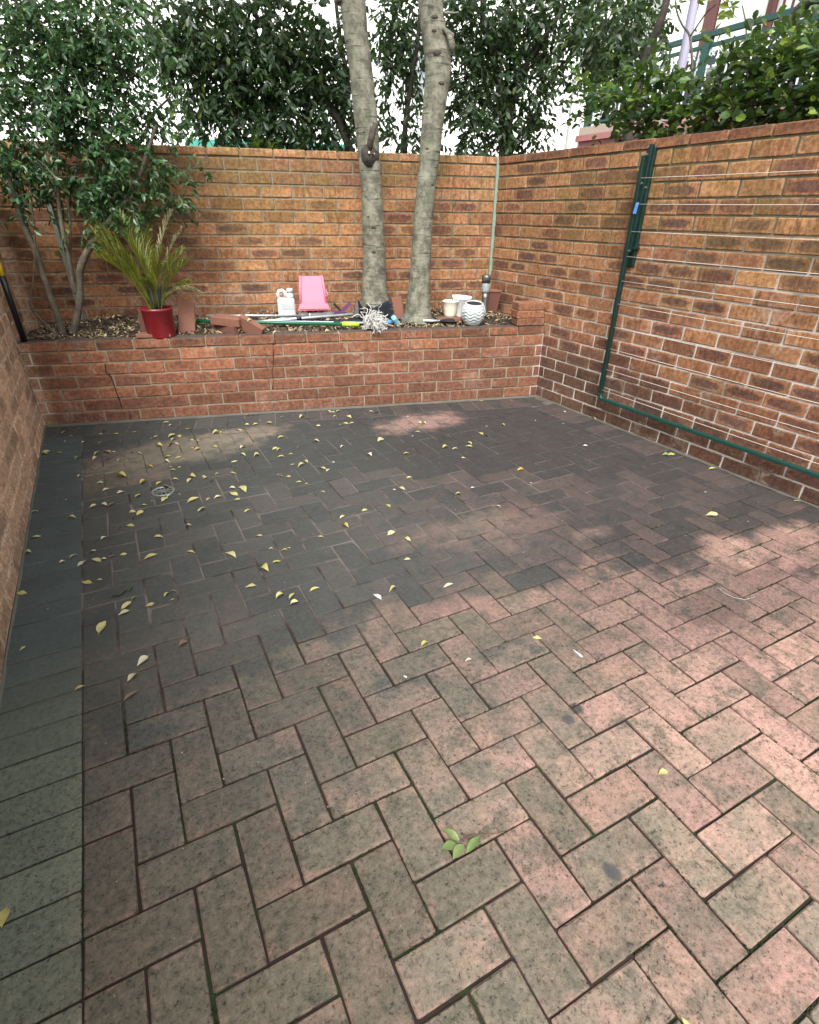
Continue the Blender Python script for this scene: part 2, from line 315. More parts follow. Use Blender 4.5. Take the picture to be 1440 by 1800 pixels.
plain('pot_wave', (.52, .57, .56), .5, 0, .1, 20); plain('pot_inside', (.02, .018, .02), .8); plain('lamp_steel', (.22, .22, .21), .35, .8, .3, 25); plain('lamp_lens', (.30, .33, .33), .2)
plain('joint_foam', (.24, .31, .24), .9, 0, .3, 14, .4); plain('drain_metal', (.34, .37, .36), .4, .6, .3, 60); plain('drain_dark', (.012, .012, .012), .9)
plain('crack_dark', (.012, .009, .007), 1.); plain('grit_grey', (.36, .34, .30), .9); plain('twig', (.16, .07, .05), .7); plain('dropping', (.68, .70, .72), .7)
plain('stained_fillet', (.13, .125, .10), .95, 0, .45, 9, .5)
plain('grass_ground', (.05, .05, .035), .95, 0, .3, 3)

# ------------------------------------------------------------------ object helpers
def newmesh(name, verts, faces, mat, smooth=False):
    me = bpy.data.meshes.new(name); me.from_pydata([tuple(v) for v in verts], [], faces)
    for m_ in (mat if isinstance(mat, list) else [mat]): me.materials.append(M[m_] if isinstance(m_, str) else m_)
    if smooth: me.polygons.foreach_set('use_smooth', [True]*len(me.polygons))
    me.update(); return me
def obj(name, me, parent=None, loc=(0, 0, 0), rot=(0, 0, 0), scale=(1, 1, 1)):
    o = bpy.data.objects.new(name, me); COL.objects.link(o); o.parent = parent
    o.location = loc; o.rotation_euler = rot; o.scale = scale; return o
def tag(o, label=None, cat=None, group=None, kind=None):
    if label: o['label'] = label
    if cat: o['category'] = cat
    if group: o['group'] = group
    if kind: o['kind'] = kind
    return o
def thing(name, label, cat, loc=(0, 0, 0), rz=0., group=None, kind=None):
    o = bpy.data.objects.new(name, None); COL.objects.link(o); o.location = loc; o.rotation_euler = (0, 0, rz); o.empty_display_size = .05
    return tag(o, label, cat, group, kind)
class MB:
    def __init__(s): s.v = []; s.f = []
    def add(s, vs, fs):
        k = len(s.v); s.v += [Vector(v) for v in vs]; s.f += [tuple(i+k for i in f) for f in fs]; return s
    def box(s, c, size, rot=None):
        x, y, z = [a/2 for a in size]
        vs = [Vector(p) for p in ((-x, -y, -z), (x, -y, -z), (x, y, -z), (-x, y, -z), (-x, -y, z), (x, -y, z), (x, y, z), (-x, y, z))]
        if rot is not None: R_ = Euler(rot).to_matrix() if not isinstance(rot, Matrix) else rot; vs = [R_ @ v for v in vs]
        return s.add([v+Vector(c) for v in vs], [(0, 3, 2, 1), (4, 5, 6, 7), (0, 1, 5, 4), (1, 2, 6, 5), (2, 3, 7, 6), (3, 0, 4, 7)])
    def tube(s, pts, rad, n=10, caps=True, wob=0.):
        pts = [Vector(p) for p in pts]; rs = rad if hasattr(rad, '__len__') else [rad]*len(pts); base = len(s.v); up = Vector((0, 0, 1)); prev = None
        for i, p in enumerate(pts):
            d = (pts[min(i+1, len(pts)-1)]-pts[max(i-1, 0)]).normalized()
            if prev is None:
                a = d.cross(up if abs(d.z) < .9 else Vector((1, 0, 0))).normalized()
            else: a = (prev-d*prev.dot(d)).normalized()
            prev = a; b = d.cross(a)
            for k in range(n):
                th = 2*math.pi*k/n; r = rs[i]*(1+wob*rnd.uniform(-1, 1)); s.v.append(p+(a*math.cos(th)+b*math.sin(th))*r)
        for i in range(len(pts)-1):
            for k in range(n):
                k2 = (k+1) % n; s.f.append((base+i*n+k, base+i*n+k2, base+(i+1)*n+k2, base+(i+1)*n+k))
        if caps: s.f.append(tuple(base+k for k in range(n))[::-1]); s.f.append(tuple(base+(len(pts)-1)*n+k for k in range(n)))
        return s
    def lathe(s, prof, n=24, c=(0, 0, 0), fn=None, a=1., b=1.):
        base = len(s.v)
        for i, (r, z) in enumerate(prof):
            for k in range(n):
                th = 2*math.pi*k/n; rr = r*(fn(i, th) if fn else 1); s.v.append(Vector((c[0]+rr*a*math.cos(th), c[1]+rr*b*math.sin(th), c[2]+z)))
        for i in range(len(prof)-1):
            for k in range(n):
                k2 = (k+1) % n; s.f.append((base+i*n+k, base+i*n+k2, base+(i+1)*n+k2, base+(i+1)*n+k))
        s.f.append(tuple(base+k for k in range(n))[::-1]); s.f.append(tuple(base+(len(prof)-1)*n+k for k in range(n)))
        return s
    def prism(s, poly, z0, z1, bev=0.):
        n = len(poly); c = [sum(p[0] for p in poly)/n, sum(p[1] for p in poly)/n]
        def inset(p, e):
            d = math.hypot(p[0]-c[0], p[1]-c[1]) or 1; k = max(0, 1-e/d*1.3); return (c[0]+(p[0]-c[0])*k, c[1]+(p[1]-c[1])*k)
        rings = [[(p[0], p[1], z0) for p in poly], [(p[0], p[1], z1-bev) for p in poly]]
        if bev: rings.append([(*inset(p, bev), z1) for p in poly])
        vs = [v for r_ in rings for v in r_]; fs = []
        for i in range(len(rings)-1):
            for k in range(n): k2 = (k+1) % n; fs.append((i*n+k, i*n+k2, (i+1)*n+k2, (i+1)*n+k))
        fs.append(tuple((len(rings)-1)*n+k for k in range(n)))
        return s.add(vs, fs)
    def mesh(s, name, mat, smooth=False): return newmesh(name, s.v, s.f, mat, smooth)
    def build(s, name, mat, parent=None, smooth=False, **k): return obj(name, s.mesh(name, mat, smooth), parent, **k)

def bev_box(L, Wd, H, b, jit, seed, origin=(0, 0, 0)):
    """44-triangle chamfered block, slightly uneven; origin = centre offset"""
    r = random.Random(seed); vs = []; idx = {}
    def vert(ax, sx, sy, sz):
        h = [L/2*sx, Wd/2*sy, H/2*sz]
        for k in range(3):
            if k != ax: h[k] -= b*(1 if h[k] > 0 else -1)
        key = (ax, sx, sy, sz)
        if key not in idx: idx[key] = len(vs); vs.append(Vector([h[i]+r.uniform(-jit, jit)+origin[i] for i in range(3)]))
        return idx[key]
    fs = []
    S = (-1, 1)
    for s_ in S:
        q = [vert(0, s_, -1, -1), vert(0, s_, 1, -1), vert(0, s_, 1, 1), vert(0, s_, -1, 1)]; fs.append(q if s_ > 0 else q[::-1])
        q = [vert(1, -1, s_, -1), vert(1, 1, s_, -1), vert(1, 1, s_, 1), vert(1, -1, s_, 1)]; fs.append(q[::-1] if s_ > 0 else q)
        q = [vert(2, -1, -1, s_), vert(2, 1, -1, s_), vert(2, 1, 1, s_), vert(2, -1, 1, s_)]; fs.append(q if s_ > 0 else q[::-1])
    for a in S:
        for c in S:
            fs.append([vert(1, -1, a, c), vert(1, 1, a, c), vert(2, 1, a, c), vert(2, -1, a, c)] if a*c > 0 else [vert(2, -1, a, c), vert(2, 1, a, c), vert(1, 1, a, c), vert(1, -1, a, c)])
            fs.append([vert(0, a, -1, c), vert(0, a, 1, c), vert(2, a, 1, c), vert(2, a, -1, c)][::(-1 if a*c > 0 else 1)])
            fs.append([vert(0, a, c, -1), vert(0, a, c, 1), vert(1, a, c, 1), vert(1, a, c, -1)][::(1 if a*c > 0 else -1)])
    for a in S:
        for c in S:
            for e in S:
                q = [vert(0, a, c, e), vert(1, a, c, e), vert(2, a, c, e)]; fs.append(q if a*c*e > 0 else q[::-1])
    return vs, [tuple(f) for f in fs]
def fixnorm(me):
    import bmesh
    bm = bmesh.new(); bm.from_mesh(me); bmesh.ops.recalc_face_normals(bm, faces=bm.faces); bm.to_mesh(me); bm.free(); me.update(); return me

# ------------------------------------------------------------------ ground beyond
MB().add([(-60, -60, -.12), (80, -60, -.12), (80, 80, -.12), (-60, 80, -.12)], [(0, 1, 2, 3)]).build('ground', 'grass_ground')
tag(bpy.data.objects['ground'], kind='structure')

# ------------------------------------------------------------------ paving
pav = thing('paving', None, None, kind='structure')
XR = W*math.cos(AP)-.235
quad = [(-.02, .02), (RO[0]+.02, RO[1]+.02), (RO[0]+.16, -6.4), (-.02, -6.4)]
xs_ = (-.02, RO[0]+.10)
rows_ = [(.05, -.0030), (-2.5, -.0030), (-3.0, -.0055), (-3.4, -.0075), (-6.4, -.0075)]
b = MB(); b.v = [Vector((x, y, z)) for (y, z) in rows_ for x in xs_]+[Vector((x, y, -.1)) for (y, z) in rows_ for x in xs_]; nr = len(rows_)*2
b.f = [(2*k, 2*k+2, 2*k+3, 2*k+1) for k in range(len(rows_)-1)]+[(nr+2*k, nr+2*k+1, nr+2*k+3, nr+2*k+2) for k in range(len(rows_)-1)]+[(2*k, nr+2*k, nr+2*k+2, 2*k+2) for k in range(len(rows_)-1)]+[(2*k+1, 2*k+3, nr+2*k+3, nr+2*k+1) for k in range(len(rows_)-1)]
fixnorm(b.build('joint_bed', 'joint_sand', pav).data)
def clip(poly, nx, ny, c):
    out = []
    for i in range(len(poly)):
        a, b = poly[i], poly[(i+1) % len(poly)]; da, db = a[0]*nx+a[1]*ny-c, b[0]*nx+b[1]*ny-c
        if da <= 0: out.append(a)
        if da*db < 0: k = da/(da-db); out.append((a[0]+(b[0]-a[0])*k, a[1]+(b[1]-a[1])*k))
    return out
def area(p): return abs(sum(p[i][0]*p[(i+1) % len(p)][1]-p[(i+1) % len(p)][0]*p[i][1] for i in range(len(p)))/2)
HD = .275                                    # header course along the planter ends here
cen = np.array(EY)[:2]
lim_back = (EY[0], EY[1], -HD)
rnx, rny = -RN[0], -RN[1]; rc = np.dot(RO, -RN)-.238
DR = (.635, -1.513, .060)
GAP = .0028
full = []
for k in range(8):
    vs, fs = bev_box(2*PP-2*GAP, PP-2*GAP, .03, .0030, .0016, k, (0, 0, -.015))
    full.append(fixnorm(newmesh('paver', vs, fs, 'paver')))
cands = []
ni = 32
for i in range(-1, ni):
    for j in range(-26, 34):
        t_ = (i+j) % 4
        x0, y1 = XB+PP*i, Y0-PP*j
        if t_ == 0: rect = (x0, y1-2*PP, x0+PP, y1); vert_ = True
        elif t_ == 2: rect = (x0, y1-PP, x0+2*PP, y1); vert_ = False
        else: continue
        a = (rect[0]+GAP, rect[1]+GAP, rect[2]-GAP, rect[3]-GAP)
        poly = [(a[0], a[1]), (a[2], a[1]), (a[2], a[3]), (a[0], a[3])]; A0 = area(poly)
        for (nx, ny, c) in ((-1, 0, -(XB+GAP)), (lim_back[0], lim_back[1], lim_back[2]-GAP), (rnx, rny, rc-GAP), (0, -1, 6.3)):
            poly = clip(poly, nx, ny, c)
            if len(poly) < 3: break
        if len(poly) < 3 or area(poly) < .0006: continue
        cx, cy = (rect[0]+rect[2])/2, (rect[1]+rect[3])/2
        if math.hypot(cx-DR[0], cy-DR[1]) < .02: pass
        u, v, dz = px((cx, cy, 0)); vis = -60 < u < 1500 and 600 < v < 1900
        cands.append((0 if vis else 1, dz if dz > 0 else 50+abs(cx), poly, area(poly) > .999*A0, vert_, cx, cy))
cands.sort(key=lambda c: (c[0], c[1]))
rest = MB(); npv = 0
for (inv, dist, poly, isfull, vert_, cx, cy) in cands:
    r = random.Random(int(cx*5000)+int(cy*9000)); dz = r.uniform(-.0016, .0012); tx, ty = r.gauss(0, .0035), r.gauss(0, .0035)
    if not inv and npv < 296:
        npv += 1
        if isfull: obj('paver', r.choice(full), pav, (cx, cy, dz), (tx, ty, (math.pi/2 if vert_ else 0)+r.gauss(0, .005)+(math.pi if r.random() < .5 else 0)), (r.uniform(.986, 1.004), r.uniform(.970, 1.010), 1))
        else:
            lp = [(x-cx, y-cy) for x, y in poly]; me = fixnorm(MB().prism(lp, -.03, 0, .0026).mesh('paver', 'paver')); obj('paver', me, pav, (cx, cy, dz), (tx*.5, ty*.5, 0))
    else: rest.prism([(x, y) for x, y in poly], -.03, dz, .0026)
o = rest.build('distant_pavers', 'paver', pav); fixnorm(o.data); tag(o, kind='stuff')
# border courses: left, right and along the planter
bfull = []
for k in range(6):
    vs, fs = bev_box(.230, PP-2*GAP, .03, .0026, .0007, 40+k, (0, 0, -.015)); bfull.append(fixnorm(newmesh('border_paver', vs, fs, 'border_paver')))
rf = [];
for k in range(4):
    vs, fs = bev_box(.230, PP-2*GAP, .03, .0026, .0007, 60+k, (0, 0, -.015)); rf.append(fixnorm(newmesh('border_paver', vs, fs, 'paver')))
nb = 0
for j in range(-21, 31):
    yc = Y0-PP*(j+.5); r = random.Random(j+500)
    if np.dot((.12, yc, 0), EY) > -HD-.03: continue
    obj('border_paver', r.choice(bfull), pav, (XB/2+.001, yc, r.uniform(-.0015, .001)), (r.gauss(0, .003), r.gauss(0, .003), r.gauss(0, .003))); nb += 1
tt = .30
while tt < 5.0:
    p = RW(tt, .119); r = random.Random(int(tt*999)); v_ = px(p)
    obj('border_paver', r.choice(rf), pav, (p.x, p.y, r.uniform(-.0015, .001)), (r.gauss(0, .003), r.gauss(0, .003), AR+r.gauss(0, .003))); tt += PP; nb += 1
ss = .02+PP/2
while ss < W-.02:
    p = PF(ss, -.040-.1175); r = random.Random(int(ss*777))
    obj('border_paver', r.choice(rf), pav, (p.x, p.y, r.uniform(-.0015, .001)), (r.gauss(0, .003), r.gauss(0, .003), AP+math.pi/2+r.gauss(0, .004))); ss += PP; nb += 1
# mortar fillet at the foot of the walls
f = MB()
def strip(pts_in, pts_out, z0, z1):
    n = len(pts_in); vs = [(p.x, p.y, z1) for p in pts_in]+[(p.x, p.y, z0) for p in pts_out]; f.add(vs, [(i, i+1, n+i+1, n+i) for i in range(n-1)])
N = 60
strip([PF(i*W/N, 0) for i in range(N+1)], [PF(i*W/N, -.036-rnd.uniform(0, .012)) for i in range(N+1)], .0005, .006)
strip([RW(i*4.6/N, 0) for i in range(N+1)], [RW(i*4.6/N, .012+rnd.uniform(0, .01)) for i in range(N+1)], .0005, .005)
strip([Vector((0, -i*5./N, 0)) for i in range(N+1)], [Vector((.006+rnd.uniform(0, .006), -i*5./N, 0)) for i in range(N+1)], .0005, .003)
fixnorm(f.build('mortar_fillet', 'stained_fillet', pav).data)
# moss standing in the nearest joints: tiny tufts
mo = MB()
for k in range(6500):
    i = rnd.randint(0, 26); j = rnd.randint(4, 20)
    if rnd.random() < .5: x = XB+PP*i; y = Y0-PP*(j+rnd.random())
    else: x = XB+PP*(i+rnd.random()); y = Y0-PP*j
    t_ = (math.floor((x-XB)/PP+1e-6)+math.floor((Y0-y)/PP+1e-6))
    nse = math.sin(x*7.1+1.3)*math.sin(y*6.3+.4)+.6*math.sin(x*17+y*11)
    if nse < .10: continue
    # keep only where the line is a real joint
    ci, cj = (x-XB)/PP, (Y0-y)/PP
    if abs(ci-round(ci)) < 1e-4:
        a = ((round(ci)-1)+math.floor(cj)) % 4
        if a == 2: continue
    else:
        a = (math.floor(ci)+(round(cj)-1)) % 4
        if a == 0: continue
    for q in range(4):
        xx, yy = x+rnd.gauss(0, .0024), y+rnd.gauss(0, .0024); h = rnd.uniform(.0015, .0048); s_ = rnd.uniform(.0012, .0032); th = rnd.random()*6.3
        mo.add([(xx+s_*math.cos(th), yy+s_*math.sin(th), -.005), (xx+s_*math.cos(th+2.1), yy+s_*math.sin(th+2.1), -.005), (xx+s_*math.cos(th+4.2), yy+s_*math.sin(th+4.2), -.005), (xx, yy, h-.0025)], [(0, 1, 3), (1, 2, 3), (2, 0, 3)])
tag(mo.build('joint_moss', 'moss', pav), kind='stuff')

# ------------------------------------------------------------------ brick walls
def bmeshes(mat, H=.0738):
    out = []
    for k in range(8):
        vs, fs = bev_box(.230, .06, H, .0038, .0019, 80+k, (0, .03, 0)); out.append(fixnorm(newmesh('brick', vs, fs, mat)))
    return out
BM = {m: bmeshes(m) for m in ('brick', 'planter_brick')}; BMC = {h: bmeshes('cap_brick', h) for h in (.050, .060)}
def wall(label, origin, along, off, length, ncourse, phases, cap_h, cap_phase, mat, thick=.11, s0=0., top_over=.004, cap_depth=None, rects=None, name='brick_wall', core_back=None, visible=None):
    """bricks laid one by one proud of a recessed mortar core; off = unit vector pointing out of the face"""
    root = thing(name, label, 'brick wall', origin)
    A, O = Vector(along), Vector(off); rz = math.atan2(A.y, A.x)
    if (Vector((-A.y, A.x, 0))).dot(O) > 0: rz_f = rz+math.pi; flip = -1
    else: rz_f = rz; flip = 1
    root.rotation_euler = (0, 0, rz_f)
    X = lambda s: s*flip                       # local x; local +y points into the wall
    H = ncourse*CH
    a, b = sorted((X(s0), X(length)))
    core = MB().box(((a+b)/2, .0062+thick/2, (H-.12)/2), (b-a, thick, H+.12)); core.build('mortar', 'mortar', root)
    cap_depth = cap_depth or thick+.008
    core2 = MB().box(((a+b)/2, .004+cap_depth/2, H+cap_h/2-.0035), (b-a, cap_depth-.008, cap_h-.007)); core2.build('cap_mortar', 'mortar', root)
    extra = MB(); cnt = 0; todo = []
    for c in range(ncourse+1):
        iscap = c == ncourse; ph = cap_phase if iscap else phases(c); z = H+cap_h/2+.002 if iscap else c*CH+CH/2
        k = math.floor((s0-ph)/.24)
        while ph+.24*k < length:
            x0, x1 = max(s0, ph+.24*k), min(length, ph+.24*(k+1)); k += 1
            if x1-x0 < .02: continue
            r = random.Random(int((x0+50)*1000)+c*7919)
            w_ = x1-x0-.0108+r.uniform(-.003, .0025); xm = (x0+x1)/2
            todo.append((iscap, xm, w_, z, r, c))
    for iscap, xm, w_, z, r, c in todo:
        p = Vector(origin)+A*xm+Vector((0, 0, z)); u, v, dz = px(p); vis = -120 < u < 1560 and -120 < v < 1900
        if iscap: me = r.choice(BMC[.050 if cap_h < .064 else .060]); sy = cap_depth/.06; yo = -top_over
        else: me = r.choice(BM[mat]); sy = 1; yo = r.uniform(-.0016, .0016)
        if vis and cnt < 297:
            obj('brick', me, root, (X(xm), yo, z+r.uniform(-.001, .001)), (r.gauss(0, .004), r.gauss(0, .003), r.gauss(0, .004)), (w_/.230, sy, 1)); cnt += 1
        else: extra.add([Vector((X(xm)+q.co.x*w_/.23, yo+q.co.y*sy, z+q.co.z)) for q in me.vertices], [tuple(pp.vertices) for pp in me.polygons])
    if extra.v: tag(extra.build('distant_bricks', mat, root), kind='stuff')
    return root
jr = random.Random(5)
pj = [jr.uniform(-.012, .012) for _ in range(40)]
planter = wall('low red brick planter wall of seven courses with two stepped cracks, across the paving', (0, 0, 0), EX, -EY, W, 6, lambda c: (.045 if c % 2 else .167)+pj[c], .066, .239-.24, 'planter_brick', name='planter_wall', thick=.10, cap_depth=.112)
bo = PF(0, D)
back = wall('tall orange brown brick wall behind the planter and the two pale trunks', tuple(bo), EX, -EY, 3.64, 20, lambda c: (.015 if c % 2 else .123)+pj[c+5]*.6, .058, .144, 'brick', s0=-.25, name='back_wall')
right = wall('tall orange brick wall on the right carrying the folded clothesline', tuple(Vector(RO)-Vector(RT)*1.0), RT, RN, 1.0+4.9, 20, lambda c: (.058+1.0 if c % 2 == 0 else -.062+1.0)+pj[c+9]+.16*0, .058, 1.03, 'brick', s0=.0, name='right_wall', thick=.11)
left = wall('brick wall along the left edge, seen steeply from the side', (0, .9, 0), (0, -1, 0), (1, 0, 0), 6.2, 20, lambda c: (.03 if c % 2 else .15), .058, .1, 'brick', name='left_wall')
# expansion joints in the two back corners
for (s_, lab, base) in ((3.585, None, back), ):
    pass
c_ = MB(); p = PF(0, 0)
rw_s = 3.613
jl = MB().box((0, 0, 0), (.030, .022, 1.18)); o = jl.build('expansion_joint', 'joint_foam', back); o.location = (rw_s-.004, -.008, 1.15)
jl = MB().box((0, 0, 0), (.026, .02, 1.18)); o = jl.build('expansion_joint', 'joint_foam', back); o.location = (.215, -.008, 1.15)
# stepped cracks in the planter wall
def crack(pts, wd):
    b = MB(); n = len(pts)
    for i in range(n-1):
        (s1, z1), (s2, z2) = pts[i], pts[i+1]; w1, w2 = wd*rnd.uniform(.5, 1.3), wd*rnd.uniform(.5, 1.3)
        if abs(s2-s1) > abs(z2-z1): vs = [(s1, -.0032, z1-w1/2), (s2, -.0032, z2-w2/2), (s2, -.0032, z2+w2/2), (s1, -.0032, z1+w1/2)]
        else: vs = [(s1-w1/2, -.0032, z1), (s1+w1/2, -.0032, z1), (s2+w2/2, -.0032, z2), (s2-w2/2, -.0032, z2)]
        vs2 = [(x, .012, z) for x, y, z in vs]; b.add(vs+vs2, [(0, 1, 2, 3), (0, 4, 5, 1), (1, 5, 6, 2), (2, 6, 7, 3), (3, 7, 4, 0)])
    fixnorm(b.build('crack', 'crack_dark', planter).data)
def sz(u, v):
    q = at_d(u, v, 0.); return (float(np.dot(q, EX)), q.z)
crack([sz(*q) for q in [(185, 640), (187, 655), (195, 662), (199, 672), (205, 690), (209, 700), (214, 719)]], .007)
crack([sz(*q) for q in [(482, 588), (484, 603), (480, 606), (481, 640), (478, 655), (481, 672), (479, 684)]], .005)
crack([sz(*q) for q in [(232, 750), (229, 726)]], .005)

# ------------------------------------------------------------------ planter soil and mulch
def soil_z(s, d): return .566+.030*max(0, min(1, (d-.1)/.5))+.012*math.sin(s*5.1+d*7)+.012*math.sin(s*11.3-d*13)*max(0, min(1, (d-.1)*4))+.03*math.exp(-((s-3.47)**2+(d-.30)**2)/.012)
b = MB(); ns, nd_ = 90, 20
for i in range(ns+1):
    for j in range(nd_+1):
        s_ = -.02+i*(3.75)/ns; d_ = .100+j*(D-.094)/nd_; b.v.append(PF(s_, d_, soil_z(s_, d_)-.012+rnd.uniform(-.004, .004)))
b.f = [(i*(nd_+1)+j, (i+1)*(nd_+1)+j, (i+1)*(nd_+1)+j+1, i*(nd_+1)+j+1) for i in range(ns) for j in range(nd_)]
tag(b.build('planter_soil', 'soil'), kind='structure')
b = MB()
for k in range(7500):
    s_ = rnd.uniform(.02, 3.66); d_ = .105+rnd.random()**1.25*.66
    if s_ > 3.45 and d_ < .14: continue
    L = rnd.uniform(.010, .045); w_ = L*rnd.uniform(.25, .55); th = rnd.random()*6.283
    c = PF(s_, d_, soil_z(s_, d_)+rnd.uniform(-.010, .020)); R_ = Euler((rnd.gauss(0, .45), rnd.gauss(0, .45), th)).to_matrix(); k_ = rnd.uniform(-.3, .3)*w_
    vs = [R_ @ Vector(q)+c for q in ((-L/2, 0, 0), (0, -w_/2, k_), (L/2, 0, 0), (0, w_/2, k_), (0, 0, -k_*.5+.0015))]
    b.add(vs, [(0, 1, 4), (1, 2, 4), (2, 3, 4), (3, 0, 4)])
tag(b.build('bark_mulch', 'mulch'), 'brown bark chips and dry leaf litter covering the soil of the brick planter', 'mulch', kind='stuff')

# ------------------------------------------------------------------ leaves as meshes
def leaf_geo(L, Wd, curl, fold, n=5, twist=0., pointy=1.):
    """midrib along +x from 0 to L, folded along the midrib, curled lengthwise"""
    vs, fs = [], []
    for i in range(n+1):
        t_ = i/n; wv = Wd/2*math.sin(math.pi*t_**(.85))**pointy if 0 < i < n else .0004; x = L*t_; z = curl*L*math.sin(math.pi*t_)
        tw = twist*(t_-.5)
        y1, z1 = wv*math.cos(tw), wv*(fold+math.sin(tw)); y2, z2 = -wv*math.cos(tw), wv*(fold-math.sin(tw))
        vs += [(x, y1, z+z1), (x, 0, z), (x, y2, z+z2)]
    for i in range(n):
        a = i*3; fs += [(a, a+1, a+4, a+3), (a+1, a+2, a+5, a+4)]
    return vs, fs

# foliage builder: twigs with leaves filling clumps
def foliage(clumps, L, Wd, droop, rng, stiff=.5, twig_mb=None, round_=1.):
    V, Fc = [], []
    base_leafs = []
    for (c, R_, n) in clumps:
        k = 0
        while k < n:
            # twig origin: in the clump volume, biased outward
            while True:
                o = Vector((rng.uniform(-1, 1), rng.uniform(-1, 1), rng.uniform(-1, 1)))
                if o.length < 1: break
            o = Vector((o.x*R_[0], o.y*R_[1], o.z*R_[2]))
            p = c+o; dirv = (o.normalized()*.6+Vector((rng.gauss(0, .6), rng.gauss(0, .6), rng.gauss(-droop, .4)))).normalized()
            nl = rng.randint(6, 12); tp = [p.copy()]
            for q in range(nl):
                p = p+dirv*L*.36; dirv = (dirv+Vector((rng.gauss(0, .14), rng.gauss(0, .14), rng.gauss(-droop*.18, .1)))).normalized(); tp.append(p.copy())
                side = dirv.cross(Vector((0, 0, 1)));
                if side.length < .1: side = Vector((1, 0, 0))
                side.normalize(); sgn = 1 if q % 2 else -1
                ld = (side*sgn*rng.uniform(.5, 1.1)+dirv*rng.uniform(.3, .9)+Vector((0, 0, rng.gauss(-droop, .35)))).normalized()
                up = (Vector((0, 0, 1))*stiff+Vector((rng.gauss(0, .6), rng.gauss(0, .6), rng.gauss(0, .3)))).normalized()
                yv = up.cross(ld)
                if yv.length < .05: continue
                yv.normalize(); zv = ld.cross(yv); s_ = L*rng.uniform(.65, 1.15); w_ = Wd*s_/L*rng.uniform(.8, 1.15)
                f_ = rng.uniform(.05, .3)*w_; cb = rng.uniform(-.12, .05)*s_
                b0 = len(V)
                V.extend([p, p+ld*s_*.42*1+yv*w_/2+zv*f_, p+ld*s_*.42-yv*w_/2+zv*f_, p+ld*s_*.45+zv*cb*.3, p+ld*s_*.8+yv*w_*.30*round_+zv*(f_*.5+cb), p+ld*s_*.8-yv*w_*.30*round_+zv*(f_*.5+cb), p+ld*s_+zv*cb*1.6])
                Fc.extend([(b0, b0+3, b0+1), (b0, b0+2, b0+3), (b0+3, b0+6, b0+4, b0+1), (b0+3, b0+2, b0+5, b0+6)])
                k += 1
            if twig_mb is not None and rng.random() < .35: twig_mb.tube(tp, [.0028]*(len(tp)-1)+[.001], 3, False)
    return V, Fc
def crown(name, mat, clumps, L, Wd, droop, parent, seed, stiff=.5, twigs='dark_bark', round_=1.):
    rng = random.Random(seed); tw = MB(); V, Fc = foliage(clumps, L, Wd, droop, rng, stiff, tw, round_)
    o = obj(name, newmesh(name, V, Fc, mat), parent)
    if tw.v: tag(obj('twigs', tw.mesh('twigs', twigs), parent), kind='stuff')
    return o
def CL(lst, fn, dep, n_per=.11, flat=.9, jit=.0):
    """clumps at picture places (u, v, r in pixels) on the surface of depth dep (+ own offset)"""
    out = []
    for c in lst:
        u, v, r = c[:3]; dd = dep+(c[3] if len(c) > 3 else 0.); k = c[4] if len(c) > 4 else 1.
        p = fn(u, v, dd); dist = px(p)[2]; R_ = r*dist/F_PX
        out.append((p, (R_, R_*flat, R_), int(r*r*n_per*k)))
    return out
def rotfree(pts, fn, dep): return [fn(u, v, dep+(q[0] if q else 0)) for (u, v, *q) in pts]
def limbs(pts, widths, fn, dep, mat, name, parent, n=10, wob=.03, smooth=True, caps=True):
    P = [fn(p[0], p[1], dep+(p[2] if len(p) > 2 else 0.)) for p in pts]
    # refine
    PP_, RR = [], []
    for i in range(len(P)-1):
        for k in range(4):
            t_ = k/4; a = P[max(i-1, 0)]; b_ = P[i]; c = P[i+1]; d = P[min(i+2, len(P)-1)]
            PP_.append(.5*((2*b_)+(c-a)*t_+(2*a-5*b_+4*c-d)*t_*t_+(3*b_-a-3*c+d)*t_**3))
            w_ = widths[i]*(1-t_)+widths[i+1]*t_; RR.append(w_/2*px(PP_[-1])[2]/F_PX)
    PP_.append(P[-1]); RR.append(widths[-1]/2*px(P[-1])[2]/F_PX)
    return MB().tube(PP_, RR, n, caps, wob).build(name, mat, parent, smooth), PP_, RR

# ------------------------------------------------------------------ two pale trunks in the planter
def knot(parent, p, towards, r, mat='knot', name='knot'):
    """raised eye-shaped scar on the bark"""
    d = (Vector(towards)).normalized(); a = d.cross(Vector((0, 0, 1))).normalized(); c = a.cross(d); b = MB(); n = 10
    vs = []
    for ring, (k, h) in enumerate(((1.0, -.010), (.8, .004), (.5, .006), (.25, .007))):
        for q in range(n): th = 2*math.pi*q/n; vs.append(Vector(p)+a*math.cos(th)*r*k*1.5+c*math.sin(th)*r*k*.75+d*h*(r/.012)*.6)
    fs = [(i*n+q, i*n+(q+1) % n, (i+1)*n+(q+1) % n, (i+1)*n+q) for i in range(3) for q in range(n)]+[tuple(3*n+q for q in range(n))]
    b.add(vs, fs); return b.build(name, mat, parent, True)
def stub(parent, p0, p1, r0, r1):
    s_ = MB().tube([p0, Vector(p0).lerp(Vector(p1), .5)+Vector((0, 0, .004)), p1], [r0, (r0+r1)/2*.9, r1], 10, True, .06).build('branch_stub', 'knot', parent, True)
    d = (Vector(p1)-Vector(p0)).normalized()
    MB().tube([Vector(p1)-d*.002, Vector(p1)+d*.0015], [r1*.93, r1*.88], 12).build('cut_face', 'cut_wood', s_)
t1 = thing('pale_tree', 'left pale trunk in the planter, with a dark burl of sawn stubs at wall height', 'tree', tuple(PF(2.53, .5, .6)))
t2 = thing('pale_tree', 'right pale trunked tree in the planter, ringed bark with a scarred fork high up', 'tree', tuple(PF(2.84, .36, .6)))
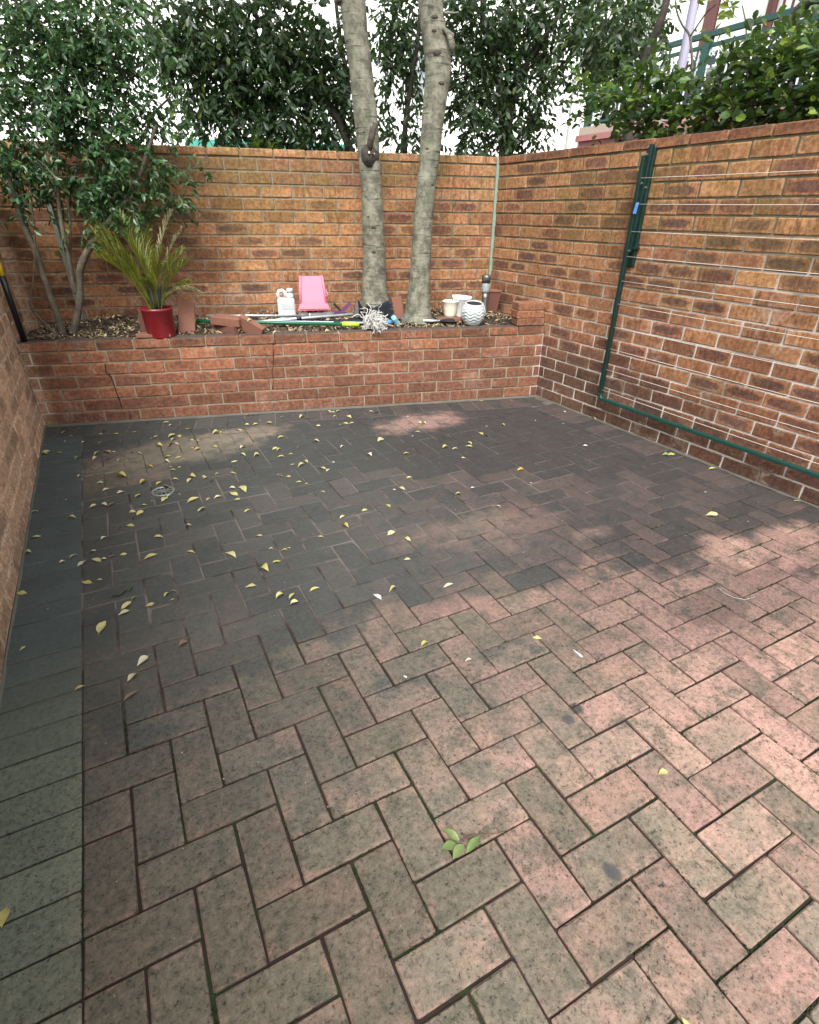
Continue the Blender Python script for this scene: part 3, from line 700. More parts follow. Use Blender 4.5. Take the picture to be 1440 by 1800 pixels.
def child_world(o, root):
    bpy.context.view_layer.update() if False else None
    o.location = tuple(Vector(o.location)-Vector(root.location)); return o
def fix_children(root):
    """children were modelled in world coordinates: shift them under the root"""
    Mi = Matrix.LocRotScale(root.location, root.rotation_euler, None).inverted()
    for c in [x for x in COL.objects if x.parent == root]:
        c.matrix_parent_inverse = Mi
T1D, T2D = .50, .36
tr1, P1, R1 = limbs([(661, 548, 0), (658, 520, 0), (658, 480), (656, 400), (653, 330), (649, 275), (646, 235), (641, 185), (633, 110), (625, 50), (618, -20), (612, -90)], [66, 47, 41, 38, 36, 38, 40, 42, 41, 43, 47, 44], at_d, T1D, 'pale_bark', 'trunk', t1, 20, .025)
tr2, P2, R2 = limbs([(733, 566, 0), (735, 545, 0), (738, 490), (743, 410), (748, 340), (755, 280), (761, 210), (768, 150), (770, 110), (763, 60), (757, 10), (752, -60)], [62, 45, 37, 34, 33, 36, 39, 43, 47, 44, 43, 42], at_d, T2D, 'pale_bark', 'trunk', t2, 20, .025)
def on_trunk(u, v, Pl, Rl):
    best = min(range(len(Pl)), key=lambda i: abs(px(Pl[i])[1]-v)); c = Pl[best]; r = Rl[best]; uc, vc, dz = px(c)
    tocam = (Vector(CAM)-c); tocam.z = 0; tocam.normalize(); right_ = Vector((0, 0, 1)).cross(tocam)*1.0
    lat = max(-.97, min(.97, (u-uc)*dz/F_PX/r)); d = tocam*math.sqrt(1-lat*lat)+right_*lat
    return c+d*r*.97, d
for (u, v, r) in [(663, 307, .010), (644, 345, .008), (662, 346, .009), (647, 373, .010), (657, 406, .016), (657, 432, .014), (637, 295, .009), (640, 235, .009), (668, 170, .022), (652, 473, .006)]:
    p, d = on_trunk(u, v, P1, R1); knot(t1, p, d, r)
for (u, v, r) in [(751, 268, .011), (766, 293, .010), (761, 319, .013), (741, 341, .008), (733, 353, .006), (740, 424, .007), (729, 363, .008), (776, 155, .018), (768, 98, .022), (763, 65, .014), (764, 40, .018), (733, 500, .006), (728, 480, .006)]:
    p, d = on_trunk(u, v, P2, R2); knot(t2, p, d, r)
# burl with sawn stubs
p, d = on_trunk(648, 270, P1, R1)
bu = MB().lathe([(.004, -.085), (.045, -.06), (.066, -.018), (.060, .025), (.036, .060), (.008, .078)], 14, (0, 0, 0), lambda i, th: 1+.22*math.sin(3*th+i)+.12*math.sin(7*th)).build('burl', 'knot', t1, True); bu.location = p-d*.030
stub(t1, p+Vector((.0, 0, .01)), at_d(660, 215, T1D-.085), .022, .017)
stub(t1, p+Vector((-.015, 0, .0)), at_d(653, 222, T1D-.075), .014, .010)
stub(t1, p, at_d(649, 268, T1D-.12), .013, .008); stub(t1, p, at_d(658, 270, T1D-.11), .010, .006)
# scarred fork of the right trunk
p, d = on_trunk(785, 82, P2, R2)
MB().tube([p+Vector((-.03, 0, .09)), p+Vector((.005, -.02, .06)), p+Vector((.030, -.03, .0)), p+Vector((.032, -.025, -.035))], [.012, .020, .024, .008], 10, True, .08).build('dead_stub', 'pale_bark', t2, True)
MB().tube([at_d(768, 22, T2D), at_d(795, 23, T2D-.1), at_d(806, 22, T2D-.12)], [.012, .007, .005], 7, True).build('side_branch', 'pale_bark', t2, True)
MB().tube([at_d(640, -80, T1D), at_d(560, -150, T1D-.5), at_d(480, -260, T1D-.8)], [.03, .022, .012], 8, True).build('side_branch', 'pale_bark', t1, True)
# their crowns, high above the picture
for (tt_, u0, T_, sd_) in ((t1, 560, T1D, 3), (t2, 800, T2D, 4)):
    top = at_d(u0+(40 if tt_ is t1 else -45), -90, T_)
    MB().tube([top-Vector((0, 0, .25)), top+Vector((0, .1, .6)), top+Vector((.1, .2, 1.3))], [.05, .035, .015], 10, True).build('upper_trunk', 'pale_bark', tt_, True)
    cl = []
    rg = random.Random(sd_)
    for k in range(9): cl.append((top+Vector((rg.uniform(-.8, .8), rg.uniform(-.1, 1.1), rg.uniform(.7, 1.9))), (.35, .35, .28), 260))
    crown('crown', 'fig_leaf', cl, .075, .034, .35, tt_, 30+sd_)
fix_children(t1); fix_children(t2)

# ------------------------------------------------------------------ leafy shrub at the left end of the planter
sh = thing('leafy_shrub', 'multi stemmed leafy shrub at the left end of the planter, crown spreading over the wall', 'shrub', tuple(PF(.25, .21, .57)))
SD = .24
limbs([(112, 594), (103, 560), (88, 520), (73, 475), (62, 440), (45, 405), (32, 370), (22, 330), (8, 290), (-10, 240)], [13, 11, 11, 10, 11, 10, 9, 8, 7, 6], at_d, SD, 'shrub_bark', 'stem', sh, 8, .05)
limbs([(128, 592), (135, 560), (141, 520), (140, 480), (150, 450), (168, 420), (190, 390), (215, 362), (240, 325), (255, 280), (275, 220)], [14, 12, 11, 12, 12, 11, 9, 8, 7, 6, 5], at_d, SD, 'shrub_bark', 'stem', sh, 8, .05)
limbs([(135, 516), (127, 490), (122, 460), (115, 430), (108, 390), (103, 350), (100, 300), (96, 240), (90, 160)], [9, 8, 8, 8, 7, 7, 6, 6, 5], at_d, SD+.02, 'shrub_bark', 'stem', sh, 7, .05)
limbs([(122, 470), (124, 430), (123, 390), (121, 350), (135, 300), (150, 240)], [5, 5, 5, 5, 4, 3], at_d, SD+.06, 'shrub_bark', 'stem', sh, 6, .05)
limbs([(65, 440), (50, 410), (33, 330), (28, 270), (40, 180)], [9, 8, 6, 5, 4], at_d, SD+.05, 'shrub_bark', 'stem', sh, 7, .05)
limbs([(105, 594), (80, 570), (56, 543), (55, 520), (60, 480), (62, 430), (55, 350), (50, 310)], [5, 4, 4, 3.5, 3, 3, 2.5, 2], at_d, SD-.04, 'shrub_bark', 'stem', sh, 6, .05)
limbs([(246, 252), (262, 218), (275, 195), (300, 170)], [5, 5, 4, 3], at_d, SD+.2, 'shrub_bark', 'stem', sh, 6, .05)
limbs([(320, 350), (335, 310), (345, 285)], [2.5, 2, 1.5], at_d, SD+.2, 'shrub_bark', 'stem', sh, 5, .05)
limbs([(240, 325), (225, 280), (215, 200), (235, 120)], [5, 5, 4, 3], at_d, SD+.05, 'shrub_bark', 'stem', sh, 6, .05)
S1 = [(30, 30, 65), (110, 30, 70), (190, 40, 60), (20, 120, 60), (95, 115, 65), (170, 120, 60), (235, 90, 32, 0, .8), (40, 190, 50), (115, 190, 50, 0, .9), (190, 195, 42, 0, .9), (225, 160, 36, 0, .7), (290, 170, 40, 0, .55), (250, 205, 30, 0, .6),
      (-20, 240, 50), (30, 232, 22, 0, .6), (150, 232, 30, 0, .9), (190, 245, 24, 0, .9), (200, 75, 40),
      (20, 262, 34, 0, .9), (75, 275, 36), (130, 275, 36), (185, 280, 40), (235, 285, 38), (60, 315, 26, 0, .8), (170, 315, 34, 0, .9), (225, 325, 36), (275, 300, 28, 0, .9), (300, 330, 24, 0, .8), (150, 345, 26, 0, .7), (200, 365, 30, 0, .9), (245, 365, 24, 0, .8), (290, 365, 18, 0, .7),
      (60, 330, 14, 0, .9), (95, 335, 16, 0, .9), (35, 368, 10, 0, .9), (45, 377, 9, 0, .9), (190, 405, 22, 0, .9), (175, 385, 18, 0, .8), (120, 395, 9, 0, .8), (350, 270, 9, 0, 1.), (325, 285, 7, 0, 1.), (185, 440, 10, 0, .8), (10, 300, 20, 0, .8), (115, 310, 20, 0, .8)]
crown('crown', 'shrub_leaf', CL(S1, at_d, SD+.02, .20), .046, .024, .30, sh, 51, .6, 'shrub_bark')
fix_children(sh)

# ------------------------------------------------------------------ trees behind the back wall
def tree(label, clumps, stems, dep, seed, mat='fig_leaf', L=.074, Wd=.036, droop=.4, dens=.22, name='fig_tree', fn=at_d, bark='dark_bark', stiff=.45):
    r0 = fn(stems[0][0][0][0], stems[0][0][0][1], dep); root = thing(name, label, 'tree', (r0.x, r0.y, -.1))
    for pts, wd in stems: limbs(pts, wd, fn, dep, bark, 'trunk' if pts is stems[0][0] else 'branch', root, 9, .05)
    b0 = stems[0][0][0]; p = fn(b0[0], b0[1], dep); rr = stems[0][1][0]/2*px(p)[2]/F_PX
    MB().tube([(p.x, p.y, -.12), (p.x, p.y, p.z*.5), p+Vector((0, 0, .01))], [rr*1.3, rr*1.1, rr], 9).build('trunk_base', bark, root, True)
    crown('crown', mat, CL(clumps, fn, dep, dens), L, Wd, droop, root, seed, stiff, bark); fix_children(root); return root
tree('dark leaved tree behind the wall left of the pale trunks, a branch slanting up left',
     [(300, 20, 50), (370, 40, 60), (440, 40, 60), (510, 50, 60), (580, 50, 45), (320, 95, 42), (380, 120, 52), (450, 120, 55), (520, 120, 55), (575, 125, 40), (345, 165, 38, 0, .8), (400, 185, 40), (455, 185, 45), (515, 190, 48), (570, 190, 40, 0, .9),
      (385, 225, 24, 0, .9), (345, 212, 20, 0, .7), (420, 215, 20, 0, .8), (475, 225, 28, 0, .9), (505, 238, 24), (540, 235, 28, 0, .9), (580, 240, 26, 0, .8), (610, 225, 24, 0, .8), (600, 150, 36, 0, .8), (250, 20, 26, 0, .7), (290, 60, 26, 0, .7)],
     [([(622, 285), (605, 235), (585, 195), (555, 165), (520, 120), (480, 70), (440, 10), (420, -60)], [15, 14, 13, 12, 11, 9, 8, 6]), ([(555, 165), (535, 140), (520, 125), (470, 120)], [8, 6, 5, 4]), ([(600, 225), (612, 150), (600, 80), (590, 0)], [9, 8, 7, 6])], 1.75, 61)
tree('slim tree behind the wall in the gap between the two pale trunks',
     [(700, 20, 40), (690, 65, 36, 0, .9), (720, 75, 26, 0, .8), (670, 105, 26, 0, .8), (690, 125, 18, 0, .6), (725, 120, 14, 0, .5), (690, 185, 12, 0, .5), (680, 205, 12, 0, .6), (730, 185, 18, 0, .7), (735, 210, 22, 0, .9), (705, 235, 26, 0, .9), (735, 240, 22, 0, .9), (755, 25, 20), (690, 255, 14, 0, .9)],
     [([(712, 290), (712, 250), (713, 210), (719, 170), (724, 130), (732, 90), (738, 30), (742, -60)], [10, 9, 9, 9, 9, 8, 7, 6])], 2.1, 62, L=.08)
tree('forked dark tree behind the back right corner of the walls, dense to the cap bricks',
     [(800, 20, 42), (860, 20, 50), (925, 25, 52), (990, 25, 52), (1050, 30, 46), (1100, 25, 44), (1140, 35, 32), (810, 85, 36), (860, 85, 45), (915, 90, 42), (960, 60, 32, 0, .9), (830, 140, 36), (880, 150, 42), (925, 150, 34, 0, .9), (815, 200, 28, 0, .9), (850, 215, 38), (900, 205, 38), (935, 215, 26, 0, .9), (820, 248, 24), (865, 255, 22), (905, 250, 20, 0, .9), (940, 245, 18, 0, .8), (965, 150, 20, 0, .5), (985, 100, 24, 0, .5), (1010, 130, 22, 0, .6), (945, 185, 18, 0, .6), (1090, 80, 30, 0, .9), (1050, 85, 26, 0, .8)],
     [([(883, 300), (886, 260), (884, 210), (878, 160), (872, 120), (862, 80), (850, 40), (846, -60)], [18, 16, 15, 13, 12, 10, 9, 7]), ([(886, 250), (896, 210), (905, 165), (918, 125), (940, 90), (960, 60), (985, 20), (1000, -40)], [14, 12, 11, 9, 8, 7, 6, 5]), ([(876, 110), (890, 70), (900, 20)], [8, 7, 5]), ([(918, 125), (960, 108), (1010, 110)], [6, 5, 4])], 1.9, 63)
tree('bare grey tree leaning in from the right behind the corner, leaves only along its top',
     [(1105, 50, 30), (1085, 30, 34), (1060, 110, 22, 0, .7), (1100, 100, 20, 0, .6), (1040, 60, 26)],
     [([(1095, 300), (1110, 200), (1125, 125), (1143, 80), (1158, 45), (1170, 10), (1182, -50)], [16, 16, 15, 14, 14, 13, 12])], -.9, 64, fn=at_n, L=.07)
tree('loose yellow green bush showing over the wall above the potted palm',
     [(205, 228, 14, 0, .6), (225, 240, 16, 0, .6), (290, 238, 14, 0, .5), (150, 228, 14, 0, .6)],
     [([(280, 300), (284, 262), (288, 235), (292, 215)], [4, 4, 3, 2])], 2.6, 65, 'young_leaf', .09, .032, .1, .08, 'young_bush')
# spiky strap-leaved plants just behind the wall
def spiky(label, u, v, r, n, seed):
    rg = random.Random(seed); c = at_d(u, v, 1.5); k = px(c)[2]/F_PX; root = thing('spiky_plant', label, 'plant', (c.x, c.y, -.1))
    MB().tube([(c.x, c.y, -.12), c], [.03, .02], 8).build('stem', 'shrub_bark', root); b = MB()
    for i in range(n):
        th = rg.random()*6.283; el = rg.uniform(.1, 1.4); L = r*k*rg.uniform(.7, 1.1); d = Vector((math.cos(th)*math.cos(el), math.sin(th)*math.cos(el), math.sin(el)))
        s_ = d.cross(Vector((0, 0, 1))).normalized()*.011; m_ = c+d*L*.5; e = c+d*L-Vector((0, 0, L*.25))
        b.add([c-s_*.6, c+s_*.6, m_+s_, m_-s_, e], [(0, 1, 2, 3), (3, 2, 4)])
    b.build('leaves', 'young_leaf', root); fix_children(root)
spiky('light green spiky plant peeping over the wall in front of the teal awning', 452, 262, 30, 34, 1)
spiky('smaller light green spiky plant close left of the big left trunk, over the wall', 478, 266, 22, 24, 2)

# ------------------------------------------------------------------ hedge and branches beyond the right wall
HN = -.42
def hedge(label, clumps, stems, seed, dn=0., L=.062, Wd=.038):
    r0 = at_n(stems[0], 260, HN+dn); root = thing('hedge_shrub', label, 'shrub', (r0.x, r0.y, -.1))
    for u in stems:
        a = at_n(u, 262, HN+dn); MB().tube([(a.x, a.y, -.12), (a.x+.02, a.y, .9), a, at_n(u+rnd.uniform(-15, 15), 150, HN+dn)], [.02, .016, .013, .006], 7).build('stem', 'shrub_bark', root, True)
    crown('crown', 'hedge_leaf', CL(clumps, at_n, HN+dn, .105), L, Wd, -.05, root, seed, .8, 'shrub_bark', 1.5)
    fix_children(root)
hedge('dense dark green shrub beyond the right wall, leftmost of the hedge', [(1060, 170, 30), (1095, 165, 34), (1060, 205, 26, 0, .9), (1100, 205, 30), (1135, 185, 30), (1140, 215, 26, 0, .9), (1085, 135, 22, 0, .7), (1125, 148, 26), (1112, 118, 12, 0, .7), (1045, 188, 20), (1150, 165, 22)], [1085, 1125], 71)
hedge('broad leaved shrub beyond the right wall, in the middle of the hedge', [(1180, 185, 30), (1185, 210, 26), (1225, 198, 32), (1230, 217, 22), (1265, 185, 32), (1270, 208, 28), (1165, 160, 20), (1205, 172, 20), (1262, 155, 20, 0, .8), (1240, 175, 24), (1150, 200, 24)], [1180, 1240], 72)
hedge('tallest light green shrub beyond the right wall, at the picture edge', [(1305, 112, 28, 0, .8), (1310, 160, 40), (1315, 195, 36), (1360, 150, 42), (1365, 190, 36), (1400, 130, 34, 0, .8), (1410, 165, 42), (1450, 140, 44), (1450, 185, 40), (1375, 108, 22, 0, .6), (1440, 95, 24, 0, .6), (1500, 120, 50), (1500, 180, 44), (1570, 150, 50)], [1320, 1380, 1440, 1510], 73, .02)
tree('thin sparse tree with yellow green leaf tufts in front of the balcony',
     [(1215, 15, 14, 0, .5), (1235, 30, 16, 0, .5), (1265, 20, 14, 0, .4), (1255, 40, 12, 0, .4), (1350, 10, 14, 0, .4), (1290, 35, 8, 0, .5), (1215, 55, 8, 0, .5), (1180, 18, 8, 0, .5)],
     [([(1215, 180), (1217, 120), (1213, 65), (1200, 45), (1190, 20), (1185, -20)], [5, 4.5, 4, 3, 3, 2]), ([(1213, 65), (1240, 25), (1262, 5)], [3, 2.5, 2]), ([(1300, 150), (1312, 60), (1305, 10)], [4, 3, 2])], -1.1, 66, 'young_leaf', .085, .034, .0, .08, 'sparse_tree', at_n, 'shrub_bark')
bb = thing('dark_branch_tree', 'thick dark bough crossing the top right corner of the picture', 'tree', tuple(at_n(1700, 200, -1.2)))
p = at_n(1700, 160, -1.2)
MB().tube([(p.x, p.y, -.1), (p.x, p.y, 1.), p, at_n(1560, 20, -1.15)], [.10, .09, .07, .05], 9).build('trunk', 'dark_bark', bb, True)
limbs([(1600, -60), (1500, -20), (1440, -5), (1410, 15), (1388, 40), (1375, 60)], [30, 28, 26, 22, 16, 10], at_n, -1.1, 'dark_bark', 'branch', bb, 9, .05)
crown('crown', 'hedge_leaf', CL([(1440, 40, 22, 0, .6), (1560, -60, 60), (1640, 0, 60)], at_n, -1.1, .05), .085, .046, 0., bb, 74, .8, 'shrub_bark', 1.5); fix_children(bb)

# ------------------------------------------------------------------ buildings behind
def frame_box(b, p0, ax, w_, z0, z1, dpt, ay):
    """box standing at p0 along ax (unit) of width w_, from z0 to z1, depth dpt along ay"""
    q = [p0, p0+ax*w_, p0+ax*w_+ay*dpt, p0+ay*dpt]
    b.add([Vector((v.x, v.y, z0)) for v in q]+[Vector((v.x, v.y, z1)) for v in q], [(0, 3, 2, 1), (4, 5, 6, 7), (0, 1, 5, 4), (1, 2, 6, 5), (2, 3, 7, 6), (3, 0, 4, 7)]); return b
ex, ey = Vector(EX), Vector(EY)
hb = thing('white_building', 'white rendered apartment building standing behind the trees of the back wall', 'building', tuple(PF(3, 9, -.1)))
fixnorm(frame_box(MB(), PF(-6, 9.0), ex, 14.2, -.12, 9, 5, ey).build('wall', 'render_white', hb).data)
fixnorm(frame_box(MB(), PF(8.25, 8.2), ex, 3.5, -.12, 9, 6, ey).build('wall', 'render_cream', hb).data)
def window(s0, d, w_, z0, z1, cols, rows, par, name='window'):
    fr = MB(); t_ = .05
    for (a, b_, c, e) in ((0, w_, 0, t_), (0, w_, z1-z0-t_, z1-z0), (0, t_, t_, z1-z0-t_), (w_-t_, w_, t_, z1-z0-t_)): frame_box(fr, PF(s0+a, d-.06), ex, b_-a, z0+c, z0+e, .058, ey)
    for k in range(1, cols): frame_box(fr, PF(s0+w_*k/cols-.012, d-.055), ex, .024, z0+t_, z1-t_, .045, ey)
    for k in range(1, rows): frame_box(fr, PF(s0+t_, d-.050), ex, w_-2*t_, z0+(z1-z0)*k/rows-.012, z0+(z1-z0)*k/rows+.012, .035, ey)
    o = fr.build(name, 'window_frame', par); fixnorm(o.data)
    g = frame_box(MB(), PF(s0+t_, d-.012), ex, w_-2*t_, z0+t_, z1-t_, .008, ey).build('pane', 'window_glass', o); fixnorm(g.data)
window(4.70, 9.0, .75, 3.35, 4.15, 4, 4, hb)
fix_children(hb)
aw = thing('teal_awning', 'flat teal roof edge of a low shed showing just above the back wall', 'shed', tuple(PF(2, 6, -.1)))
pL, pR = at_d(325, 243, 6.), at_d(620, 246, 6.)
fixnorm(frame_box(MB(), PF(float(np.dot(pL, EX)), 6.), ex, float(np.dot(pR-pL, EX)), 1.95, pL.z, 1.2, ey).build('roof_edge', 'awning_teal', aw).data)
fixnorm(frame_box(MB(), PF(float(np.dot(pL, EX))+.1, 6.1), ex, float(np.dot(pR-pL, EX))-.2, -.12, 1.95, 1.0, ey).build('wall', 'render_cream', aw).data); fix_children(aw)
# building with the lace-iron balcony on the right
BX = 8.5
bl = thing('balcony_building', 'pale building on the right with a green railed white lacework balcony and maroon door frames', 'building', (BX+1, 1, -.1))
def ybox(b, x0, x1, y0, y1, z0, z1): b.box(((x0+x1)/2, (y0+y1)/2, (z0+z1)/2), (x1-x0, y1-y0, z1-z0)); return b
ybox(MB(), BX+1.2, BX+6, -6, 4.1, 2.62, 10).build('wall', 'render_white', bl)
ybox(MB(), BX+.05, BX+6, -6, 4.1, -.12, 2.30).build('lower_wall', 'tan_wall', bl)
ybox(MB(), BX-.1, BX+6, -6, 4.2, 2.30, 2.62).build('balcony_slab', 'tan_wall', bl)
ry = lambda u, v: at_x(u, v, BX)
rail_z = 3.44
ybox(MB(), BX-.04, BX+.02, -6, 4.15, rail_z-.05, rail_z+.01).build('top_rail', 'rail_green', bl)
ybox(MB(), BX-.03, BX+.01, -6, 4.15, rail_z-.16, rail_z-.12).build('mid_rail', 'rail_green', bl)
ybox(MB(), BX-.03, BX+.01, -6, 4.15, 2.66, 2.70).build('bottom_rail', 'rail_green', bl)
for yy in (4.12, 2.02, -.1, -2.2): ybox(MB(), BX-.05, BX+.03, yy-.05, yy+.05, 2.62, rail_z-.05).build('rail_post', 'rail_green', bl)
for kk in range(14):
    yy = 3.98-kk*.30; b = MB()
    for q in range(3):
        y2 = yy-.05-q*.085
        ybox(b, BX-.012, BX, y2-.008, y2+.008, 2.70, rail_z-.16)
        for zc in (2.95, 3.16): b.box((BX-.006, y2, zc), (.010, .036, .036), (math.pi/4, 0, 0))
        b.box((BX-.004, y2-.04, 3.22), (.010, .10, .012), (.7, 0, 0)); b.box((BX-.003, y2-.04, 3.20), (.010, .10, .012), (-.7, 0, 0))
    ybox(b, BX-.015, BX-.003, yy-.26, yy, 3.06, 3.09); b.build('lace_panel', 'lattice_white', bl)
ybox(MB(), BX+.35, BX+.38, -6, 4.1, 2.62, 3.32).build('recess_shade_sheet', 'recess_shade', bl)  # added dark sheet behind the lace, stands in for the shaded recess wall
for (ya, yb_) in ((2.95, 3.12), (2.0, 2.1), (1.3, 1.42), (.2, .35)): ybox(MB(), BX+1.1, BX+1.18, ya, yb_, 2.64, 5.2).build('door_frame', 'door_maroon', bl)
for (ya, yb_) in ((2.12, 2.93), (.4, 1.28)): ybox(MB(), BX+1.16, BX+1.195, ya, yb_, 2.64, 5.0).build('door_panel', 'render_cream', bl)
for yy in np.arange(-.2, 1.9, .13): ybox(MB(), BX+.95, BX+.98, yy, yy+.022, 3.5, 4.7).build('baluster', 'door_maroon', bl)
fix_children(bl)
lp = thing('utility_pole', 'slim pale lilac post standing in front of the balcony', 'post', tuple(at_n(1198, 260, -2.0)))
a = at_n(1197, 122, -2.0); MB().tube([(a.x, a.y, -.12), (a.x, a.y, 2.), (a.x, a.y, 5.)], .040, 14).build('post', 'lilac_post', lp, True)
MB().tube([(a.x, a.y, 5.0), (a.x, a.y, 5.03)], .048, 14).build('post_cap', 'lilac_post', lp, True); fix_children(lp)
pk = thing('pink_fence_wall', 'low salmon pink wall just visible under the hedge leaves beyond the right wall', 'wall', tuple(at_n(1100, 260, -1.6)))
a, b_ = at_n(1030, 240, -1.7), at_n(1500, 230, -1.7)
ya, yb_ = a.y+.02, b_.y-2
fixnorm(MB().box(((a.x+b_.x)/2, (ya+yb_)/2, .94), (.10, ya-yb_, 2.12), (0, 0, AR)).build('wall', 'pink_wall', pk).data)
fixnorm(MB().box(((a.x+b_.x)/2, (ya+yb_)/2, 2.02), (.16, ya-yb_+.04, .05), (0, 0, AR)).build('coping', 'pink_wall', pk).data); fix_children(pk)

# ------------------------------------------------------------------ folding clothesline on the right wall
cl_ = thing('clothesline', 'dark green folding clothesline hanging folded down against the right brick wall', 'clothesline', tuple(RW(.70, 0, .18)))
CN = .055
armT, armB = at_n(1136, 262, CN), at_n(1056, 692, CN)
tA = float(np.dot(np.array(armT)-RO, RT)); tB = float(np.dot(np.array(armB)-RO, RT)); tM = (tA+tB)/2-.005
def seg(b, p0, p1, wdt, dep):
    d = (p1-p0); L = d.length; d.normalize(); n_ = Vector(RN); s_ = d.cross(n_).normalized()
    R_ = Matrix((s_, n_, d)).transposed(); b.box((p0+p1)/2, (wdt, dep, L), R_); return b
def rbar(name, p0, p1, w_, dep, mat, par, bev=.004):
    me = fixnorm(seg(MB(), p0, p1, w_, dep).mesh(name, mat)); o = obj(name, me, par); m_ = o.modifiers.new('bevel', 'BEVEL'); m_.width = bev; m_.segments = 2; return o
rbar('wall_bracket', RW(tM+.012, .014, 1.700), RW(tM+.012, .014, 1.06), .062, .026, 'line_green', cl_)
arm = rbar('side_arm', RW(tM, CN, 1.66), RW(tM+.005, CN, .195), .026, .030, 'line_green', cl_)
rbar('support_arm', RW(tM+.022, .034, 1.715), RW(tM+.010, .040, 1.14), .026, .022, 'line_green', cl_)
MB().tube([RW(tM+.003, CN, .225), RW(tM+.006, CN, .195), RW(tM+.03, CN, .184)], [.0165]*3, 10).build('corner_joint', 'line_green_bar', cl_, True)
rbar('front_bar', RW(tM+.02, CN, .184), RW(tM+2.45, CN, .184), .022, .028, 'line_green_bar', cl_)
rbar('side_arm', RW(tM+2.44, CN, 1.66), RW(tM+2.44, CN, .195), .026, .030, 'line_green', cl_)
rbar('wall_bracket', RW(tM+2.44, .012, 1.70), RW(tM+2.44, .012, 1.06), .060, .022, 'line_green', cl_)
for (u, v) in [(1137, 271), (1128, 322), (1135, 329), (1105, 441), (1139, 258)]:
    p = at_n(u, v, CN+.016); MB().tube([p-Vector(RN)*.006, p+Vector(RN)*.003], [.0055, .0045], 10).build('bolt', 'bolt', cl_)
p = at_n(1118, 436, .03); MB().box((p+Vector(RN)*.0), (.05, .02, .012)).build('catch', 'line_green', cl_)
cords = [(313, 296.7), (359, 358), (407, 419), (451, 479), (494, 538), (534.5, 595), (575, 651.7), (613, 706.7), (649, 761), (685, 814)]
for (v0, v1) in cords:
    z0 = at_n(1128-(v0-313)*.19, v0, CN).z; z1 = at_n(1440, v1, CN).z
    t1_ = float(np.dot(np.array(at_n(1440, v1, CN))-RO, RT)); sl = (z1-z0)/(t1_-tM)
    pts = [RW(tM+.012+q*(2.42)/12, CN, z0+sl*.5*q*2.42/12-.006*math.sin(math.pi*q/12)) for q in range(13)]
    MB().tube(pts, .0020, 6).build('cord', 'cord', cl_, True)
    MB().tube([RW(tM+.004, CN+.004, z0), RW(tM+.016, CN+.004, z0)], .0045, 8).build('cord_eyelet', 'bolt', cl_)
fix_children(cl_)
pg = MB(); p = at_n(1119, 366, CN+.022); pg.box(p, (.009, .008, .062), (0, .12, 0)); pg.box(p+Vector(RN)*.010, (.009, .006, .058), (0.06, .12, 0))
tag(pg.build('clothes_peg', 'peg_blue'), 'small blue clothes peg clipped on the upper green clothesline arm', 'peg')

# ------------------------------------------------------------------ things standing in the planter
def item(name, label, cat, s_, d_, z=None, rz=0., group=None): return thing(name, label, cat, tuple(PF(s_, d_, soil_z(s_, d_) if z is None else z)), AP+rz, group)
# black post with yellow band
bp = item('black_post', 'thin black post with a yellow top leaning in the left corner of the planter', 'post', .035, .055, .572)
MB().tube([(0, 0, -.01), (0, .0, .30), (0, .0, .405)], .019, 12).build('shaft', 'black_plastic', bp, True)
MB().tube([(0, 0, .405), (0, 0, .50)], .0195, 12).build('grip', 'yellow_plastic', bp, True); MB().tube([(0, 0, .50), (0, 0, .515)], [.0195, .012], 12).build('end_cap', 'yellow_plastic', bp, True)
# red pot with palm
POT = (.905, .09)
rp = item('red_pot', 'glossy dark red cylindrical pot holding the palm', 'plant pot', *POT, .568)
prof = [(.092, 0), (.094, .01), (.102, .175), (.107, .180), (.107, .196), (.100, .196), (.097, .175), (.095, .165)]
MB().lathe(prof, 40).build('pot_body', 'red_pot', rp, True); MB().lathe([(.096, .160), (.05, .168), (.01, .17)], 20).build('potting_soil', 'soil', rp, True)
pm = item('potted_palm', 'yellow green palm with arching fronds growing in the red pot', 'palm', *POT, .735); pm.scale = (.84, .84, 1.)
def frond(az, el, L, bend, leafL, mat, seed, r0=.006, base=(0, 0)):
    rg = random.Random(seed); st = MB(); lf = MB(); p = Vector((base[0], base[1], 0)); n = 16; pts = [p.copy()]; el_ = el
    for i in range(n):
        p = p+Vector((math.cos(az)*math.cos(el_), math.sin(az)*math.cos(el_), math.sin(el_)))*L/n; el_ -= bend/n; pts.append(p.copy())
    st.tube(pts, [r0*(1-.75*i/n) for i in range(n+1)], 6)
    for i in range(int(n*.34), n+1):
        for q in range(3):
            for sgn in (-1, 1):
                k = i+q*.333
                if k > n: continue
                a = pts[int(k)].lerp(pts[min(n, int(k)+1)], k-int(k)); d = (pts[min(n, int(k)+1)]-pts[max(0, int(k)-1)]).normalized(); sd_ = d.cross(Vector((0, 0, 1))).normalized()*sgn; up = sd_.cross(d)*sgn
                u_ = (i/n-.4)/.6; ll = leafL*(max(.02, math.sin(math.pi*max(.05, min(1, .12+u_*.86))))**.6)*rg.uniform(.8, 1.1)
                ld = (d*1.0+sd_*rg.uniform(.3, .6)+up*rg.uniform(.0, .45)).normalized(); wv = d.cross(ld).normalized().cross(ld)*.0032
                m_ = a+ld*ll*.5+Vector((0, 0, .01)); e = a+ld*ll-Vector((0, 0, ll*.22)); lf.add([a-wv*.5, a+wv*.5, m_+wv, m_-wv, e], [(0, 1, 2, 3), (3, 2, 4)])
    s_ = st.build('frond', mat if mat == 'dry_frond' else 'palm_leaf', pm, True); lf.build('leaflets', mat, s_)
rg = random.Random(77)
def ang(deg): return math.radians(deg)
